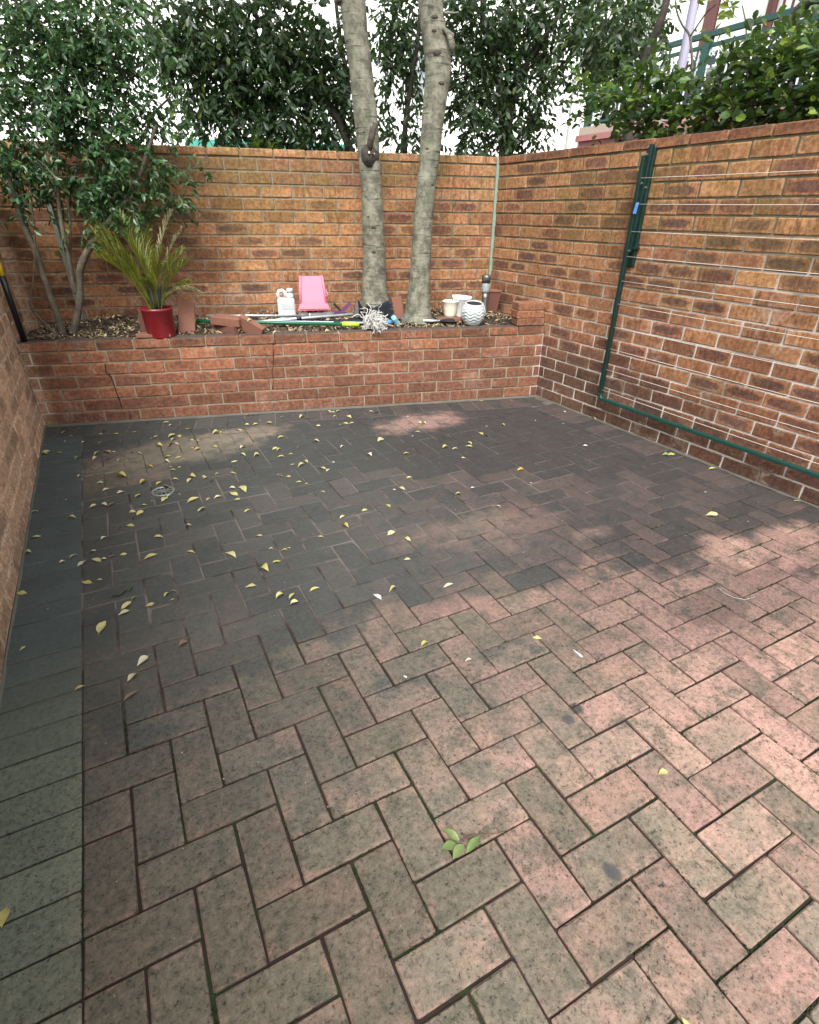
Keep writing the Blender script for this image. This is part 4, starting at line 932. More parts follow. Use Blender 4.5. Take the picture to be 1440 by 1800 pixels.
frs = [(178, 78, .60, .75, .24), (172, 68, .52, .85, .22), (150, 74, .58, .85, .24), (186, 60, .50, .7, .2), (200, 80, .60, .7, .24), (120, 82, .62, .7, .24), (90, 84, .58, .6, .22), (60, 80, .56, .8, .22), (30, 78, .50, .9, .2), (12, 70, .44, .8, .18), (352, 48, .36, .6, .15), (4, 30, .30, .5, .13),
       (240, 82, .46, .8, .2), (280, 84, .42, .9, .18), (310, 78, .40, .9, .17), (330, 68, .36, .8, .15), (212, 74, .50, .8, .22), (165, 84, .64, .6, .24), (140, 86, .64, .5, .22), (192, 50, .42, .6, .18), (265, 66, .30, .7, .14), (45, 86, .56, .6, .2), (185, 86, .50, .5, .22), (20, 85, .50, .6, .2), (340, 84, .46, .7, .18), (160, 58, .46, .7, .2)]
for k, (a_, e_, L, bd, ll) in enumerate(frs[::2]+frs[1:12:4]): frond(ang(a_+rg.uniform(-8, 8)), ang(e_), L*.95, bd, ll*.9, 'palm_leaf', 100+k, .0055, (rg.uniform(-.045, .045), rg.uniform(-.04, .04)))
for k, (a_, e_, L, bd, ll) in enumerate([(8, 74, .60, .6, .10), (40, 80, .74, .7, .12), (345, 56, .46, 1.5, .08)]): frond(ang(a_), ang(e_), L, bd, ll, 'dry_frond', 150+k, .005)
sb = MB()
for k in range(16):
    a_ = rg.random()*6.3; r_ = rg.uniform(.01, .055); p0 = Vector((math.cos(a_)*r_, math.sin(a_)*r_, -.02)); sb.tube([p0, p0*1.25+Vector((0, 0, .12)), p0*1.5+Vector((0, 0, .22))], [.010, .008, .005], 6)
sb.build('cane_sheath', 'dark_bark', pm, True)
# terracotta tiles and loose bricks
def block(name, label, cat, pos, size, rot, mat, seed, group=None, bevel=.003):
    vs, fs = bev_box(*size, bevel, .001, seed); me = fixnorm(newmesh(name, vs, fs, mat)); o = obj(name, me, None, pos, rot); return tag(o, label, cat, group)
def base_pos(s_, d_, h): return tuple(PF(s_, d_, soil_z(s_, d_)+h))
block('terracotta_tile', 'tall terracotta paver leaning upright behind the red pot, right side', 'tile', tuple(PF(1.075, .22, .672)), (.115, .035, .225), (-.22, .14, AP), 'terracotta', 1)
block('dark_brick', 'dark brick standing behind the red pot, left side', 'brick', tuple(PF(.795, .25, .65)), (.10, .06, .17), (0, .1, AP), 'terracotta_dark', 2)
block('terracotta_tile', 'flat piece of terracotta tile lying on the planter cap before the red pot', 'tile', tuple(PF(.86, .06, .588)), (.225, .10, .022), (0, .01, AP+.06), 'terracotta', 3)
block('loose_brick', 'loose brick lying on top of another in the planter, left of the poles', 'brick', tuple(PF(1.365, .16, .655)), (.225, .11, .056), (.06, .05, AP-.42), 'terracotta', 4)
block('loose_brick', 'dark loose brick at the bottom of the small heap in the planter', 'brick', tuple(PF(1.36, .18, .596)), (.22, .11, .056), (0, -.03, AP-.75), 'terracotta_dark', 5)
block('loose_brick', 'loose brick tipped on its side, right end of the small heap in the planter', 'brick', tuple(PF(1.525, .10, .612)), (.19, .055, .100), (.25, .50, AP-.35), 'terracotta', 6)
block('terracotta_tile', 'narrow reddish tile leaning upright between the two pale trunks', 'tile', tuple(PF(2.70, .44, .672)), (.085, .03, .17), (-.10, -.14, AP), 'terracotta', 7)
block('terracotta_tile', 'terracotta piece lying flat under the small cream pot', 'tile', tuple(PF(3.11, .30, .592)), (.20, .11, .024), (0, 0, AP+.1), 'terracotta', 8)
for k, (dx, lab) in enumerate(((.004, 'bottom brick of the stack at the right end of the planter'), (-.003, 'middle brick of the stack at the right end of the planter'), (.002, 'top brick of the stack at the right end of the planter'))):
    block('stacked_brick', lab, 'brick', tuple(PF(3.700+dx, .072, .577+.028+k*.0575)), (.232, .135, .054), (0, .0, AP+(-.01, .012, -.004)[k]), 'planter_brick', 10+k, 'bricks stacked on the planter corner')
# white jug
jg = item('plastic_jug', 'white plastic jug with a grey label and screw cap against the wall', 'jug', 1.80, .50, .595, .1)
sb = bev_box(.135, .075, .165, .014, .001, 3, (0, 0, .0825)); o = obj('jug_body', fixnorm(newmesh('jug_body', *sb, 'jug_white', False)), jg); m_ = o.modifiers.new('bevel', 'BEVEL'); m_.width = .008; m_.segments = 3
b = MB().tube([(-.052, 0, .160), (-.056, 0, .195), (-.045, 0, .214), (-.02, 0, .218), (0, 0, .205), (.006, 0, .168)], [.016, .013, .013, .013, .014, .018], 10); b.build('handle', 'jug_white', jg, True)
MB().lathe([(.030, .160), (.026, .18), (.020, .195), (.020, .205)], 20, (.038, 0, 0)).build('neck', 'jug_white', jg, True); MB().lathe([(.0245, .203), (.0245, .228), (.021, .231)], 24, (.038, 0, 0)).build('cap', 'jug_white', jg, True)
MB().box((.008, -.0385, .105), (.095, .003, .045)).build('label_patch', 'jug_label', jg)
# pink dustpan scoop resting on a grey roller
pd = item('pink_dustpan', 'pink plastic scoop standing mouth down with a hot pink flared lip, against the wall', 'dustpan', 2.02, .56, .660); pd.scale = (.90, .9, .88)
def trap(b, w0, w1, z0, z1, y0, y1, th):
    vs = [(-w0/2, y0, z0), (w0/2, y0, z0), (w1/2, y1, z1), (-w1/2, y1, z1), (-w0/2, y0+th, z0), (w0/2, y0+th, z0), (w1/2, y1+th, z1), (-w1/2, y1+th, z1)]
    b.add(vs, [(0, 1, 2, 3), (7, 6, 5, 4), (0, 4, 5, 1), (1, 5, 6, 2), (2, 6, 7, 3), (3, 7, 4, 0)]); return b
b = trap(MB(), .235, .200, .045, .275, -.005, .055, .006); fixnorm(b.build('pan', 'pink_plastic', pd).data)
for sx in (-1, 1):
    b = MB(); b.tube([(sx*.117, -.012, .045), (sx*.108, .018, .16), (sx*.097, .045, .282)], [.012, .011, .010], 8); b.build('rim', 'pink_plastic', pd, True)
b = trap(MB(), .290, .250, .0, .062, -.060, -.012, .006); fixnorm(b.build('lip', 'hot_pink', pd).data)
for sx in (-1, 1): fixnorm(MB().add([(sx*.145, -.06, 0), (sx*.125, -.012, .062), (sx*.125, .05, .062), (sx*.145, .06, 0), (sx*.139, -.06, 0), (sx*.119, -.012, .062), (sx*.119, .05, .062), (sx*.139, .06, 0)], [(0, 1, 2, 3), (4, 7, 6, 5), (0, 4, 5, 1), (3, 2, 6, 7), (1, 5, 6, 2), (0, 3, 7, 4)]).build('side_lip', 'hot_pink', pd).data)
MB().box((0, -.015, .004), (.262, .085, .012)).build('inside', 'pot_inside', pd)
MB().tube([(.113, -.02, .10), (.132, -.02, .13), (.120, -.01, .17)], .005, 6).build('clip', 'pink_plastic', pd, True)
def pole(name, label, cat, p0, p1, r, mat, bits=()):
    root = thing(name, label, cat, tuple(p0)); d = p1-p0; MB().tube([p0, p0.lerp(p1, .5), p1], r, 12).build('shaft', mat, root, True)
    for (a, b_, rr, m_, nm) in bits: MB().tube([p0.lerp(p1, a), p0.lerp(p1, b_)], rr, 12).build(nm, m_, root, True)
    return root
rl = pole('grey_roller', 'short grey rubber coated roller lying under the pink scoop', 'roller', PF(1.89, .44, .628), PF(2.165, .43, .632), .021, 'grey_rubber', [(-.02, .26, .025, 'grey_rubber', 'collar'), (.74, 1.03, .026, 'grey_rubber', 'collar'), (.30, .33, .0225, 'silver_metal', 'ring')]); fix_children(rl)
x = pole('silver_pole', 'thin silver pole lying along the wall behind the loose bricks', 'pole', PF(1.18, .47, .645), PF(1.90, .455, .630), .0085, 'silver_metal'); fix_children(x)
x = pole('broom', 'black bristled broom lying with its long silver handle pointing left', 'broom', PF(1.40, .30, .610), PF(2.37, .40, .640), .0105, 'silver_metal', [(.48, .52, .013, 'black_plastic', 'joint_collar'), (.0, .05, .0115, 'black_plastic', 'end_cap'), (.95, 1.02, .016, 'black_plastic', 'socket')])
hd = PF(2.50, .36, .655); b = MB()
for k in range(260):
    a_ = rnd.uniform(-.55, .42); p0 = hd+Vector(EX)*rnd.uniform(-.05, 0)+Vector((0, 0, rnd.uniform(-.02, .02))); e = p0+Vector(EX)*.15*math.cos(a_)+Vector((0, 0, 1))*(.15*math.sin(a_)+.02)+Vector(EY)*rnd.uniform(-.035, .035)
    sdv = Vector((0, 0, .0016)); b.add([p0-sdv, p0+sdv, e+sdv, e-sdv], [(0, 1, 2, 3)])
b.build('bristles', 'bristle', x); bb_ = MB(); bb_.box((0, 0, 0), (.05, .05, .11)); o = bb_.build('broom_block', 'black_plastic', x); o.location = tuple(PF(2.44, .375, .648)); o.rotation_euler = (0, .2, AP); fix_children(x)
MB()
x = pole('brush', 'blue headed scrubbing brush on a pale blue pole, head by the right trunk', 'brush', PF(1.28, .375, .618), PF(2.58, .215, .592), .009, 'pole_blue', [(.94, 1.0, .012, 'mid_blue', 'socket')])
bo_ = MB().box((0, 0, 0), (.038, .05, .125)).build('brush_block', 'brush_blue', x); bo_.location = tuple(PF(2.635, .19, .600)); bo_.rotation_euler = (.5, -.55, AP); m_ = bo_.modifiers.new('bevel', 'BEVEL'); m_.width = .012; m_.segments = 3
MB().tube([PF(2.56, .21, .595), PF(2.60, .20, .60)], [.016, .022], 10).build('neck', 'mid_blue', x, True); fix_children(x)
x = pole('string_mop', 'string mop with white cotton head on a green handle with lime green sleeves', 'mop', PF(1.03, .30, .640), PF(2.33, .12, .605), .0125, 'pole_green', [(-.005, .075, .0145, 'lime_plastic', 'sleeve'), (.90, 1.0, .0165, 'lime_plastic', 'sleeve'), (-.012, -.004, .012, 'terracotta', 'end_plug')])
b = MB(); mh = PF(2.37, .10, .625); rg = random.Random(9)
MB().lathe([(.01, -.03), (.05, -.02), (.065, .0), (.05, .025), (.01, .04)], 14, tuple(PF(2.44, .095, .615)), a=1.1).build('mop_core', 'mop_string', x, True)
for k in range(230):
    p = mh+Vector((rg.uniform(-.01, .06), rg.uniform(-.03, .03), rg.uniform(-.01, .035))); th = rg.uniform(-.9, .75); d = (Vector(EX)*math.cos(th)*1.0+Vector((0, 0, 1))*rg.uniform(-.5, .8)-Vector(EY)*rg.uniform(-.5, .9)).normalized(); pts = [p.copy()]
    for q in range(7):
        p = p+d*rg.uniform(.018, .030); d = (d+Vector((rg.gauss(0, .45), rg.gauss(0, .45), rg.gauss(-.26, .40)))).normalized()
        p.z = max(p.z, .572+rg.uniform(0, .02) if np.dot(p, EY) > .0 else .55); pts.append(p.copy())
    b.tube(pts, .0030, 4)
tag(b.build('mop_strings', 'mop_string', x, True), kind='stuff'); fix_children(x)
# silver pouch, purple pieces, grey block
fp = item('foil_pouch', 'crumpled silver and black pouch standing open by the left trunk', 'pouch', 2.36, .36, .625)
fixnorm(MB().add([(-.045, 0, 0), (.0, -.03, .0), (.05, 0, 0), (-.03, .02, .06), (0, -.028, .055), (.045, .015, .045), (-.005, .0, .135), (.022, .012, .09), (-.012, .02, .13)], [(0, 1, 4, 3), (3, 4, 6), (0, 3, 8), (3, 6, 8)]).build('silver_side', 'foil', fp).data)
fixnorm(MB().add([(.0, -.03, .0), (.05, 0, 0), (.045, .015, .045), (.0, -.028, .055), (.022, .012, .09), (-.005, .002, .130), (.0, .035, .0), (.01, .03, .1)], [(0, 1, 2, 3), (3, 2, 4, 5), (1, 6, 7, 4), (4, 7, 5)]).build('black_side', 'black_plastic', fp).data)
pp_ = item('purple_strips', 'two crossed purple and black plastic pieces lying by the pink scoop', 'plastic scraps', 2.24, .50, .635)
MB().box((.03, 0, .035), (.025, .03, .125), (0, .85, 0)).build('purple_piece', 'purple_plastic', pp_); MB().box((-.02, .012, .030), (.02, .03, .115), (0, -.75, 0)).build('black_piece', 'black_plastic', pp_); MB().box((-.03, -.025, .008), (.10, .05, .02), (0, .1, .2)).build('purple_base', 'purple_plastic', pp_)
block('black_bag', 'flat black plastic tray lying beneath the broom and mop', 'tray', tuple(PF(2.30, .30, .598)), (.30, .09, .03), (0, 0, AP), 'black_plastic', 21)
block('grey_block', 'small grey block lying between the brush and the right trunk', 'block', tuple(PF(2.72, .27, .600)), (.06, .05, .035), (0, 0, AP+.1), 'grey_rubber', 22)
um = item('folded_umbrella', 'folded black umbrella with a silver shaft lying in front of the right trunk', 'umbrella', 2.80, .26, .598)
MB().tube([(-.03, .02, .008), (.02, 0, .002), (.14, -.02, -.003), (.22, -.03, -.004)], [.009, .012, .012, .009], 10).build('shaft', 'silver_metal', um, True)
MB().tube([(-.045, .03, .0), (-.03, .01, -.006), (.08, -.015, -.012), (.20, -.03, -.012)], [.006, .011, .013, .012], 10).build('grip', 'black_plastic', um, True)
fixnorm(MB().lathe([(.008, 0), (.018, .02), (.028, .06), (.030, .11), (.012, .13)], 8, fn=lambda i, th: 1+.25*math.cos(4*th)).build('folded_cloth', 'black_plastic', um).data)
o = [c for c in COL.objects if c.parent == um and c.name.startswith('folded_cloth')][0]; o.location = (.20, -.03, -.004); o.rotation_euler = (0, math.pi/2, -.18); o.scale = (.6, 1.1, 1)
# pots
cp = item('cream_pot', 'small cream pot with a basket weave pattern on a brown saucer', 'plant pot', 3.125, .345, .606)
MB().lathe([(.046, 0), (.050, .02), (.058, .07), (.064, .115), (.067, .118), (.067, .126), (.061, .126), (.058, .11), (.01, .10)], 36, fn=lambda i, th: 1+(.025*math.sin(12*th+i*2.0) if 0 < i < 4 else 0)).build('pot_body', 'pot_cream', cp, True)
MB().lathe([(.050, -.012), (.066, -.010), (.070, .003), (.062, .003), (.01, 0)], 32).build('saucer', 'terracotta', cp, True)
wp = item('white_pot', 'plain white tapered pot standing between the cream pot and the textured one', 'plant pot', 3.225, .385, .60)
MB().lathe([(.056, 0), (.060, .01), (.076, .135), (.083, .140), (.084, .160), (.078, .160), (.074, .14), (.01, .12)], 40).build('pot_body', 'pot_white', wp, True); wp.rotation_euler = (.0, .07, AP)
gp = item('textured_pot', 'rounded pale grey green pot with a wavy carved surface and dark inside', 'plant pot', 3.27, .19, .576); gp.rotation_euler = (.16, 0, AP)
profg = []; 
for i in range(33):
    t_ = i/32; profg.append((.058+.036*math.sin(math.pi*(t_*.86+.06))**.8+.010*t_, .155*t_))
profg = [(r*(1 if z < .11 else 1-(z-.11)*1.6), z+.004) for r, z in profg]
b = MB().lathe(profg+[(.068, .163), (.066, .160), (.064, .150), (.05, .10), (.01, .09)], 96, fn=lambda i, th: (1-.075*abs(math.sin(i*.60+1.1*math.sin(8*th)))**3 if 1 < i < 31 else 1)); b.build('pot_body', 'pot_wave', gp, True)
MB().lathe([(.0635, .1545), (.058, .149), (.02, .145), (.001, .145)], 32).build('inside', 'pot_inside', gp, True)
lm = item('bollard_lamp', 'weathered steel garden bollard lamp standing in the back right corner', 'lamp', 3.455, .43, .585)
MB().lathe([(.036, 0), (.030, .01), (.028, .15), (.028, .19)], 28).build('stem', 'lamp_steel', lm, True); MB().lathe([(.030, .19), (.033, .21), (.033, .265), (.030, .27)], 28).build('lens', 'lamp_lens', lm, True); MB().lathe([(.038, .270), (.038, .318), (.034, .326), (.01, .328)], 28).build('lamp_head', 'lamp_steel', lm, True)
tp = item('terracotta_pot', 'old brown terracotta square pot behind the bollard lamp in the corner', 'plant pot', 3.56, .55, .590)
b = MB(); vs = []
for (h, z) in ((.040, 0), (.062, .19), (.055, .19), (.036, .02)): vs += [(-h, -h, z), (h, -h, z), (h, h, z), (-h, h, z)]
b.add(vs, [(i*4+k, i*4+(k+1) % 4, (i+1)*4+(k+1) % 4, (i+1)*4+k) for i in range(3) for k in range(4)]+[(12, 13, 14, 15), (0, 3, 2, 1)]); fixnorm(b.build('pot_body', 'terracotta_dark', tp).data)
MB().box((0, -.002, .188), (.128, .132, .010)).build('rim', 'terracotta', tp)

# ------------------------------------------------------------------ floor drain
dr = thing('floor_drain', 'round metal floor drain grate set in the dark pavers, half covered with leaves', 'drain', (DR[0], DR[1], .0))
MB().lathe([(.060, -.006), (.062, .0035), (.058, .0045), (.050, .0035), (.049, -.004)], 32).build('ring', 'drain_metal', dr, True); MB().lathe([(.050, .0006), (.001, .0007)], 24).build('sump', 'drain_dark', dr)
b = MB()
for k in range(10):
    th = k*math.pi/5; b.box((.031*math.cos(th), .031*math.sin(th), .0022), (.036, .0065, .003), (0, 0, th))
b.lathe([(.014, .0007), (.014, .004), (.001, .0042)], 14); b.build('grate', 'drain_metal', dr)

# ------------------------------------------------------------------ fallen leaves
A = [(325,158,40,'y'),(340,178,35,'y'),(376,202,22,'p'),(343,226,15,'w'),(440,232,20,'p'),(495,205,16,'b'),(483,232,18,'b'),(524,232,14,'w'),(515,246,18,'p'),(530,190,26,'y'),(612,190,32,'o'),(552,175,25,'b'),(710,179,28,'y'),(820,202,30,'y'),(800,211,16,'y'),(875,128,36,'y'),(900,142,24,'p'),(990,160,30,'y'),(905,197,42,'y'),(942,199,28,'y'),(917,218,36,'y'),(930,240,36,'y'),(900,250,35,'b'),(842,253,38,'y'),(1010,222,28,'y'),(1040,222,32,'y'),(1015,262,18,'p'),(1042,270,38,'o'),(1130,255,38,'y'),(1157,240,22,'y'),(1140,185,42,'y'),(1168,185,16,'y'),(1258,168,42,'y'),(1300,137,30,'y'),(1345,138,34,'y'),(1420,130,38,'y'),(1305,88,24,'y'),(1332,90,20,'b'),(1372,115,15,'w'),(240,283,50,'y'),(233,295,36,'y'),(311,286,30,'y'),(408,315,32,'g'),(510,290,34,'y'),(498,316,30,'p'),(565,282,38,'y'),(598,285,28,'p'),(568,323,36,'b'),(628,330,26,'p'),(668,331,24,'y'),(697,287,16,'b'),(735,292,28,'p'),(882,308,50,'y'),(880,335,36,'p'),(940,311,34,'y'),(965,322,26,'p'),(976,328,16,'p'),(790,362,38,'o'),(897,362,26,'y'),(912,377,38,'y'),(945,365,24,'y'),(1235,333,40,'y'),(1280,300,40,'y'),(1280,260,36,'p'),(1355,305,38,'y'),(227,384,26,'b'),(420,412,28,'p'),(430,425,16,'w'),(640,414,62,'y'),(527,448,38,'p'),(755,445,40,'y'),(560,482,40,'p'),(636,498,44,'p'),(608,470,20,'b'),(726,512,38,'y'),(920,428,44,'y'),(838,448,38,'y'),(1018,412,36,'y'),(1000,433,34,'y'),(1075,410,20,'y'),(1085,422,32,'p'),(1145,399,26,'y'),(1232,395,38,'y'),(1112,440,24,'b'),(893,512,34,'y'),(870,530,46,'y'),(875,468,44,'b'),(1225,475,38,'p'),(1278,483,58,'y'),(1235,505,52,'y'),(1250,533,42,'y'),(1150,520,46,'p'),(1098,530,28,'y'),(1020,537,76,'y'),(1065,587,56,'y'),(1304,592,40,'y'),(348,533,14,'w'),(490,569,44,'y'),(590,558,56,'b'),(548,563,32,'p'),(755,562,42,'y'),(700,604,40,'y'),(738,604,48,'y'),(803,538,14,'w'),(947,505,14,'w'),(183,598,40,'p'),(380,630,50,'y'),(340,694,34,'b'),(188,732,58,'y'),(685,672,48,'y'),(632,684,32,'b'),(547,737,36,'p'),(837,700,18,'b'),(837,733,54,'y'),(990,672,46,'y'),(1366,725,42,'y'),(148,815,36,'y'),(388,832,48,'p'),(330,862,36,'p'),(487,806,44,'y'),(432,868,58,'p'),(510,852,54,'y'),(545,849,40,'y'),(588,830,46,'b'),(651,821,38,'y'),(797,836,78,'y'),(1006,813,52,'y'),(1214,825,72,'y'),(1430,793,26,'p'),(458,970,62,'y'),(521,957,36,'y'),(117,1024,50,'y'),(690,1005,44,'d'),(650,1028,50,'d'),(610,1044,52,'d'),(707,1052,30,'g'),(666,1090,74,'y'),(655,1130,66,'y'),(788,1087,56,'y'),(880,1035,46,'l'),(906,1062,34,'l'),(912,1018,40,'b'),(1323,990,62,'y'),(1385,878,50,'d'),(1395,905,60,'l')]
B = [(45,160,20,'y'),(150,160,24,'y'),(180,168,30,'b'),(240,205,28,'y'),(110,245,18,'b'),(38,267,46,'y'),(227,291,42,'p'),(133,317,22,'p'),(366,317,30,'p'),(10,325,32,'y'),(30,332,30,'y'),(92,353,28,'y'),(40,368,42,'y'),(172,395,32,'y'),(150,413,44,'y'),(103,411,26,'p'),(318,396,18,'w'),(258,430,52,'y'),(290,438,28,'p'),(80,473,36,'y'),(42,474,30,'b'),(138,502,36,'y'),(176,510,22,'y'),(262,552,28,'l'),(293,132,30,'y'),(312,134,34,'y'),(325,155,22,'p'),(345,128,30,'y'),(400,157,34,'y'),(383,193,36,'y'),(415,191,30,'y'),(357,198,16,'p'),(518,128,24,'p'),(545,136,30,'b'),(712,158,20,'p'),(568,280,40,'y'),(795,195,30,'l'),(775,193,24,'y'),(763,237,36,'y'),(711,228,14,'w'),(737,258,16,'w'),(508,359,34,'p'),(703,352,36,'y'),(1097,73,22,'y'),(1128,207,18,'w'),(1212,203,24,'y'),(1383,176,14,'w'),(1097,246,30,'y'),(1128,260,30,'b'),(1035,300,48,'y'),(1036,314,42,'y'),(910,319,38,'y'),(960,326,36,'p'),(1006,374,28,'p'),(1305,436,40,'o'),(1360,505,16,'w'),(719,478,36,'y'),(683,537,42,'y'),(640,541,20,'w'),(608,625,34,'y'),(484,650,36,'y'),(365,685,32,'y'),(381,739,46,'y'),(253,790,36,'y'),(625,772,50,'l'),(714,802,42,'y'),(705,909,46,'y'),(977,567,38,'l'),(1052,530,24,'w'),(1186,631,38,'p'),(62,862,44,'y'),(82,848,26,'y'),(20,922,54,'y'),(220,1066,62,'y'),(35,1103,52,'y'),(100,1102,46,'y'),(113,1140,52,'y'),(550,1107,58,'w'),(632,1067,56,'y'),(925,1048,62,'p')]
Cc = [(118,268,42,'y'),(540,155,86,'y'),(752,335,84,'p'),(700,420,76,'p'),(697,518,104,'b'),(422,480,62,'y'),(966,245,62,'b'),(24,640,84,'Y')]
Dd = [(188,250,38,'d'),(803,247,52,'l'),(1030,332,44,'p'),(697,418,26,'w'),(1395,215,52,'y')]
Ee = [(618,925,66,'y')]
Gg = [(632,722,46,'g'),(660,715,42,'l'),(878,792,40,'y'),(1325,963,40,'y'),(875,1035,66,'y'),(495,1163,34,'b'),(208,670,30,'w'),(97,491,20,'w'),(90,553,16,'w'),(250,525,26,'p'),(842,915,18,'w')]
LV = []
for lst, ox, oy in ((A, 0, 700), (B, 480, 680), (Cc, 0, 1050), (Dd, 480, 1050), (Ee, 960, 1050), (Gg, 960, 560)):
    for (u, v, l, k) in lst:
        if k == 'Y': LV.append((7, 1613, 42, 'y')); continue
        LV.append((ox+u/3, oy+v/3, l/3, k))
LV.append((1206, 1799, 26, 'y'))
KM = {'y': ('yellow_leaf', 'pale yellow'), 'p': ('pale_leaf', 'faded cream'), 'o': ('orange_leaf', 'orange'), 'b': ('brown_leaf', 'dry brown'), 'g': ('green_leaf', 'light green'), 'd': ('dark_green_leaf', 'dark green'), 'l': ('yellow_leaf', 'olive yellow'), 'w': ('white_petal', 'white')}
LM = {}
for k, (m_, _) in KM.items():
    for q in range(10):
        rg = random.Random(q*31+ord(k)); cu = rg.uniform(-.02, .22); fo = rg.uniform(.0, 1.1) if k != 'b' else rg.uniform(.5, 1.2)
        if k == 'w': v_, f_ = leaf_geo(1, .55, .06, .3, 3)
        else:
            v_, f_ = leaf_geo(1, rg.uniform(.28, .62), cu, fo, 6, rg.uniform(-1.2, 1.2), rg.uniform(.7, 1.4))
            v_ = [(a_x, a_y+cu2*math.sin(a_x*3.14), a_z+rg.uniform(-.03, .03)) for (cu2, (a_x, a_y, a_z)) in [(rg_c, p_) for rg_c in (rg.uniform(-.12, .12),) for p_ in v_]]
            n0 = len(v_); v_ = v_+[(-.14, .006, .0), (-.14, -.006, 0), (.02, -.008, .003), (.02, .008, .003)]; f_ = f_+[(n0, n0+1, n0+2, n0+3)]
        LM[(k, q)] = newmesh('fallen_leaf', v_, f_, m_, True)
recs = []
for (u, v, l, k) in LV:
    p = at_z(u, v, .004); dist = px(p)[2]; r = random.Random(int(u*13+v*7)); th = r.random()*6.283
    # the pixel length is mostly the horizontal extent; foreshortened depth is allowed for
    vw = Vector((p.x-CAM[0], p.y-CAM[1], 0)).normalized(); lat = Vector((vw.y, -vw.x, 0)); 
    ang_ = math.radians(r.uniform(-60, 60))+(math.pi if r.random() < .5 else 0); dirv = lat*math.cos(ang_)+vw*math.sin(ang_); th = math.atan2(dirv.y, dirv.x)
    el = abs(CAM[2])/dist; fs_ = math.sqrt(math.cos(ang_)**2+(math.sin(ang_)*min(1, el*1.0))**2)
    L = l*dist/F_PX/max(fs_, .55)
    L = min(L*.88, .070)
    if k == 'w' and l < 5.5: L = max(.010, l*dist/F_PX*.8)
    recs.append([p, L, k, th, u, v, r])
def region(p):
    pf = float(np.dot(p, EY)); rn = float(np.dot(np.array(p)-RO, RN)); dd = math.hypot(p.x-DR[0], p.y-DR[1])
    if dd < .16: return 'around the round floor drain'
    if pf > -.33:
        s_ = float(np.dot(p, EX)); return ('by the planter foot below the red pot' if s_ < 1.15 else 'by the planter foot below the mop' if s_ < 2.6 else 'by the planter foot below the white pots')
    if p.x < XB: return 'on the left border course, ' + ('far half' if p.y > -2.0 else 'near half')
    if rn < .30: return 'by the right wall foot below the clothesline'
    row = 'near' if p.y < -3.05 else 'middle' if p.y < -2.0 else 'far' if p.y < -1.3 else 'farthest'
    colm = 'left' if p.x < .75 else 'centre left' if p.x < 1.3 else 'centre' if p.x < 1.9 else 'right'
    return '%s %s paving' % (row, colm)
groups = {}
for q in recs:
    L = q[1]; size = 'tiny' if L < .024 else 'small' if L < .042 else 'long'
    noun = 'petal scrap' if q[2] == 'w' else 'fallen leaf'
    reg = region(q[0]); key = (size, KM[q[2]][1], noun, reg); groups.setdefault(key, []).append(q)
ORD = ['first', 'second', 'third', 'fourth', 'fifth', 'sixth', 'seventh', 'eighth', 'ninth', 'tenth', 'eleventh', 'twelfth']
for key, lst in groups.items():
    lst.sort(key=lambda q: q[4]); size, colr, noun, reg = key
    where = ('on the '+reg) if reg.endswith('paving') else reg
    for i, (p, L, k, th, u, v, r) in enumerate(lst):
        lab = '%s %s %s %s' % (size, colr, noun, where)
        if len(lst) > 1: lab += ', '+(ORD[i] if i < 12 else 'last')+' from left'
        o = obj('white_petal' if k == 'w' else 'fallen_leaf', LM[(k, r.randrange(10))], None, (p.x-math.cos(th)*L/2, p.y-math.sin(th)*L/2, .0022), (r.uniform(-.25, .25), r.uniform(-.12, .02), th), (L, L, L))
        tag(o, lab, 'petal' if k == 'w' else 'leaf', 'fallen leaves scattered on the paving')
# leaves on the planter
for (u, v, L, z, lab) in [(424, 583, .045, .585, 'yellow leaf standing on the planter cap below the loose bricks, left one of two'), (434, 581, .036, .585, 'yellow leaf standing on the planter cap below the loose bricks, right one of two'), (440, 566, .045, .655, 'yellow leaf stuck on the tipped loose brick in the planter'), (182, 452, .03, .9, None), (576, 584, .04, .578, 'cream leaf lying on the planter cap left of the mop head')]:
    if not lab: continue
    p = at_z(u, v, z); o = obj('fallen_leaf', LM[('y', 1)], None, (p.x-.02, p.y, z+.004), (.5, -.25, .6), (L, L, L)); tag(o, lab, 'leaf', 'fallen leaves on the planter')
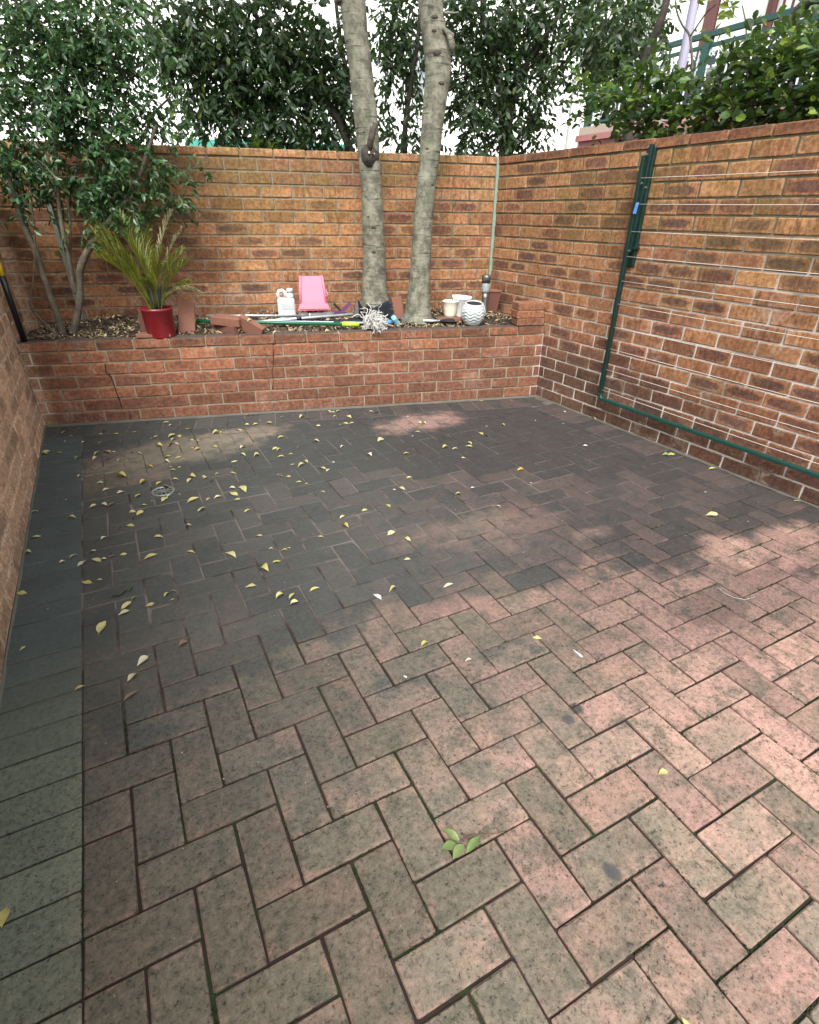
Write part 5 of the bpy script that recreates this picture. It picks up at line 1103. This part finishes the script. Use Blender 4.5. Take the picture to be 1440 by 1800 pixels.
# bird dropping and hair-like fibre
p0, p1 = at_z(1007, 1141, .002), at_z(1024, 1155, .002); b = MB(); pl = [p0.lerp(p1, t_) for t_ in (0, .3, .6, .8, 1)]
b.tube(pl, [.0012, .0022, .003, .0045, .002], 8, True, .2); o = b.build('bird_dropping', 'dropping', None, True); tag(o, 'short white streak of bird dropping on a reddish paver', 'dropping')
o = MB().tube([at_z(*q, .003) for q in ((1261, 1032), (1275, 1043), (1290, 1050), (1310, 1054), (1328, 1049))], .0006, 5).build('white_fibre', 'dropping', None, True); tag(o, 'thin curved white fibre lying on dark pavers at the right', 'fibre')
b = MB()
for k in range(300):
    x, y = rnd.uniform(.02, 3.6), -4.6+rnd.random()*3.9; s_ = rnd.uniform(.0008, .0024)*(1.5 if rnd.random() < .06 else 1); th = rnd.random()*6.3
    b.add([(x+s_*math.cos(th+q*1.57), y+s_*math.sin(th+q*1.57), .0005) for q in range(4)]+[(x, y, .0005+s_)], [(0, 1, 4), (1, 2, 4), (2, 3, 4), (3, 0, 4)])
tag(b.build('grit', 'grit_grey'), 'tiny pale grit and petal specks scattered over the pavers', 'grit', kind='stuff')
# green sprig in the foreground
sp = thing('green_sprig', 'small sprig with four green leaves lying on the nearest pavers', 'sprig', tuple(at_z(806, 1482, .0)))
MB().tube([at_z(*q, z_) for (q, z_) in (((808, 1479), .008), ((830, 1468), .010), ((850, 1467), .006), ((870, 1466), .004), ((890, 1460), .003))], [.0012, .0016, .0014, .0012, .0008], 6).build('stem', 'twig', sp, True)
for (a_, b__, w_, cu, fo, tw) in [((808, 1479), (775, 1458), .36, .12, .5, .4), ((803, 1484), (776, 1492), .62, .05, .2, 0), ((815, 1484), (796, 1512), .50, .06, .35, .2), ((820, 1500), (846, 1469), .34, .06, .6, -.3)]:
    A_, B_ = at_z(*a_, .006), at_z(*b__, .006); L = (B_-A_).length; v_, f_ = leaf_geo(L, L*w_, cu, fo, 8, tw); o = obj('sprig_leaf', newmesh('sprig_leaf', v_, f_, 'green_leaf', True), sp); o.location = A_; o.rotation_euler = (0, -.04, math.atan2((B_-A_).y, (B_-A_).x))
fix_children(sp)

# ------------------------------------------------------------------ render
sc.render.engine = 'CYCLES'
sc.cycles.max_bounces = 4; sc.cycles.diffuse_bounces = 3; sc.cycles.transmission_bounces = 2; sc.cycles.glossy_bounces = 1
sc.render.resolution_x, sc.render.resolution_y = 819, 1024
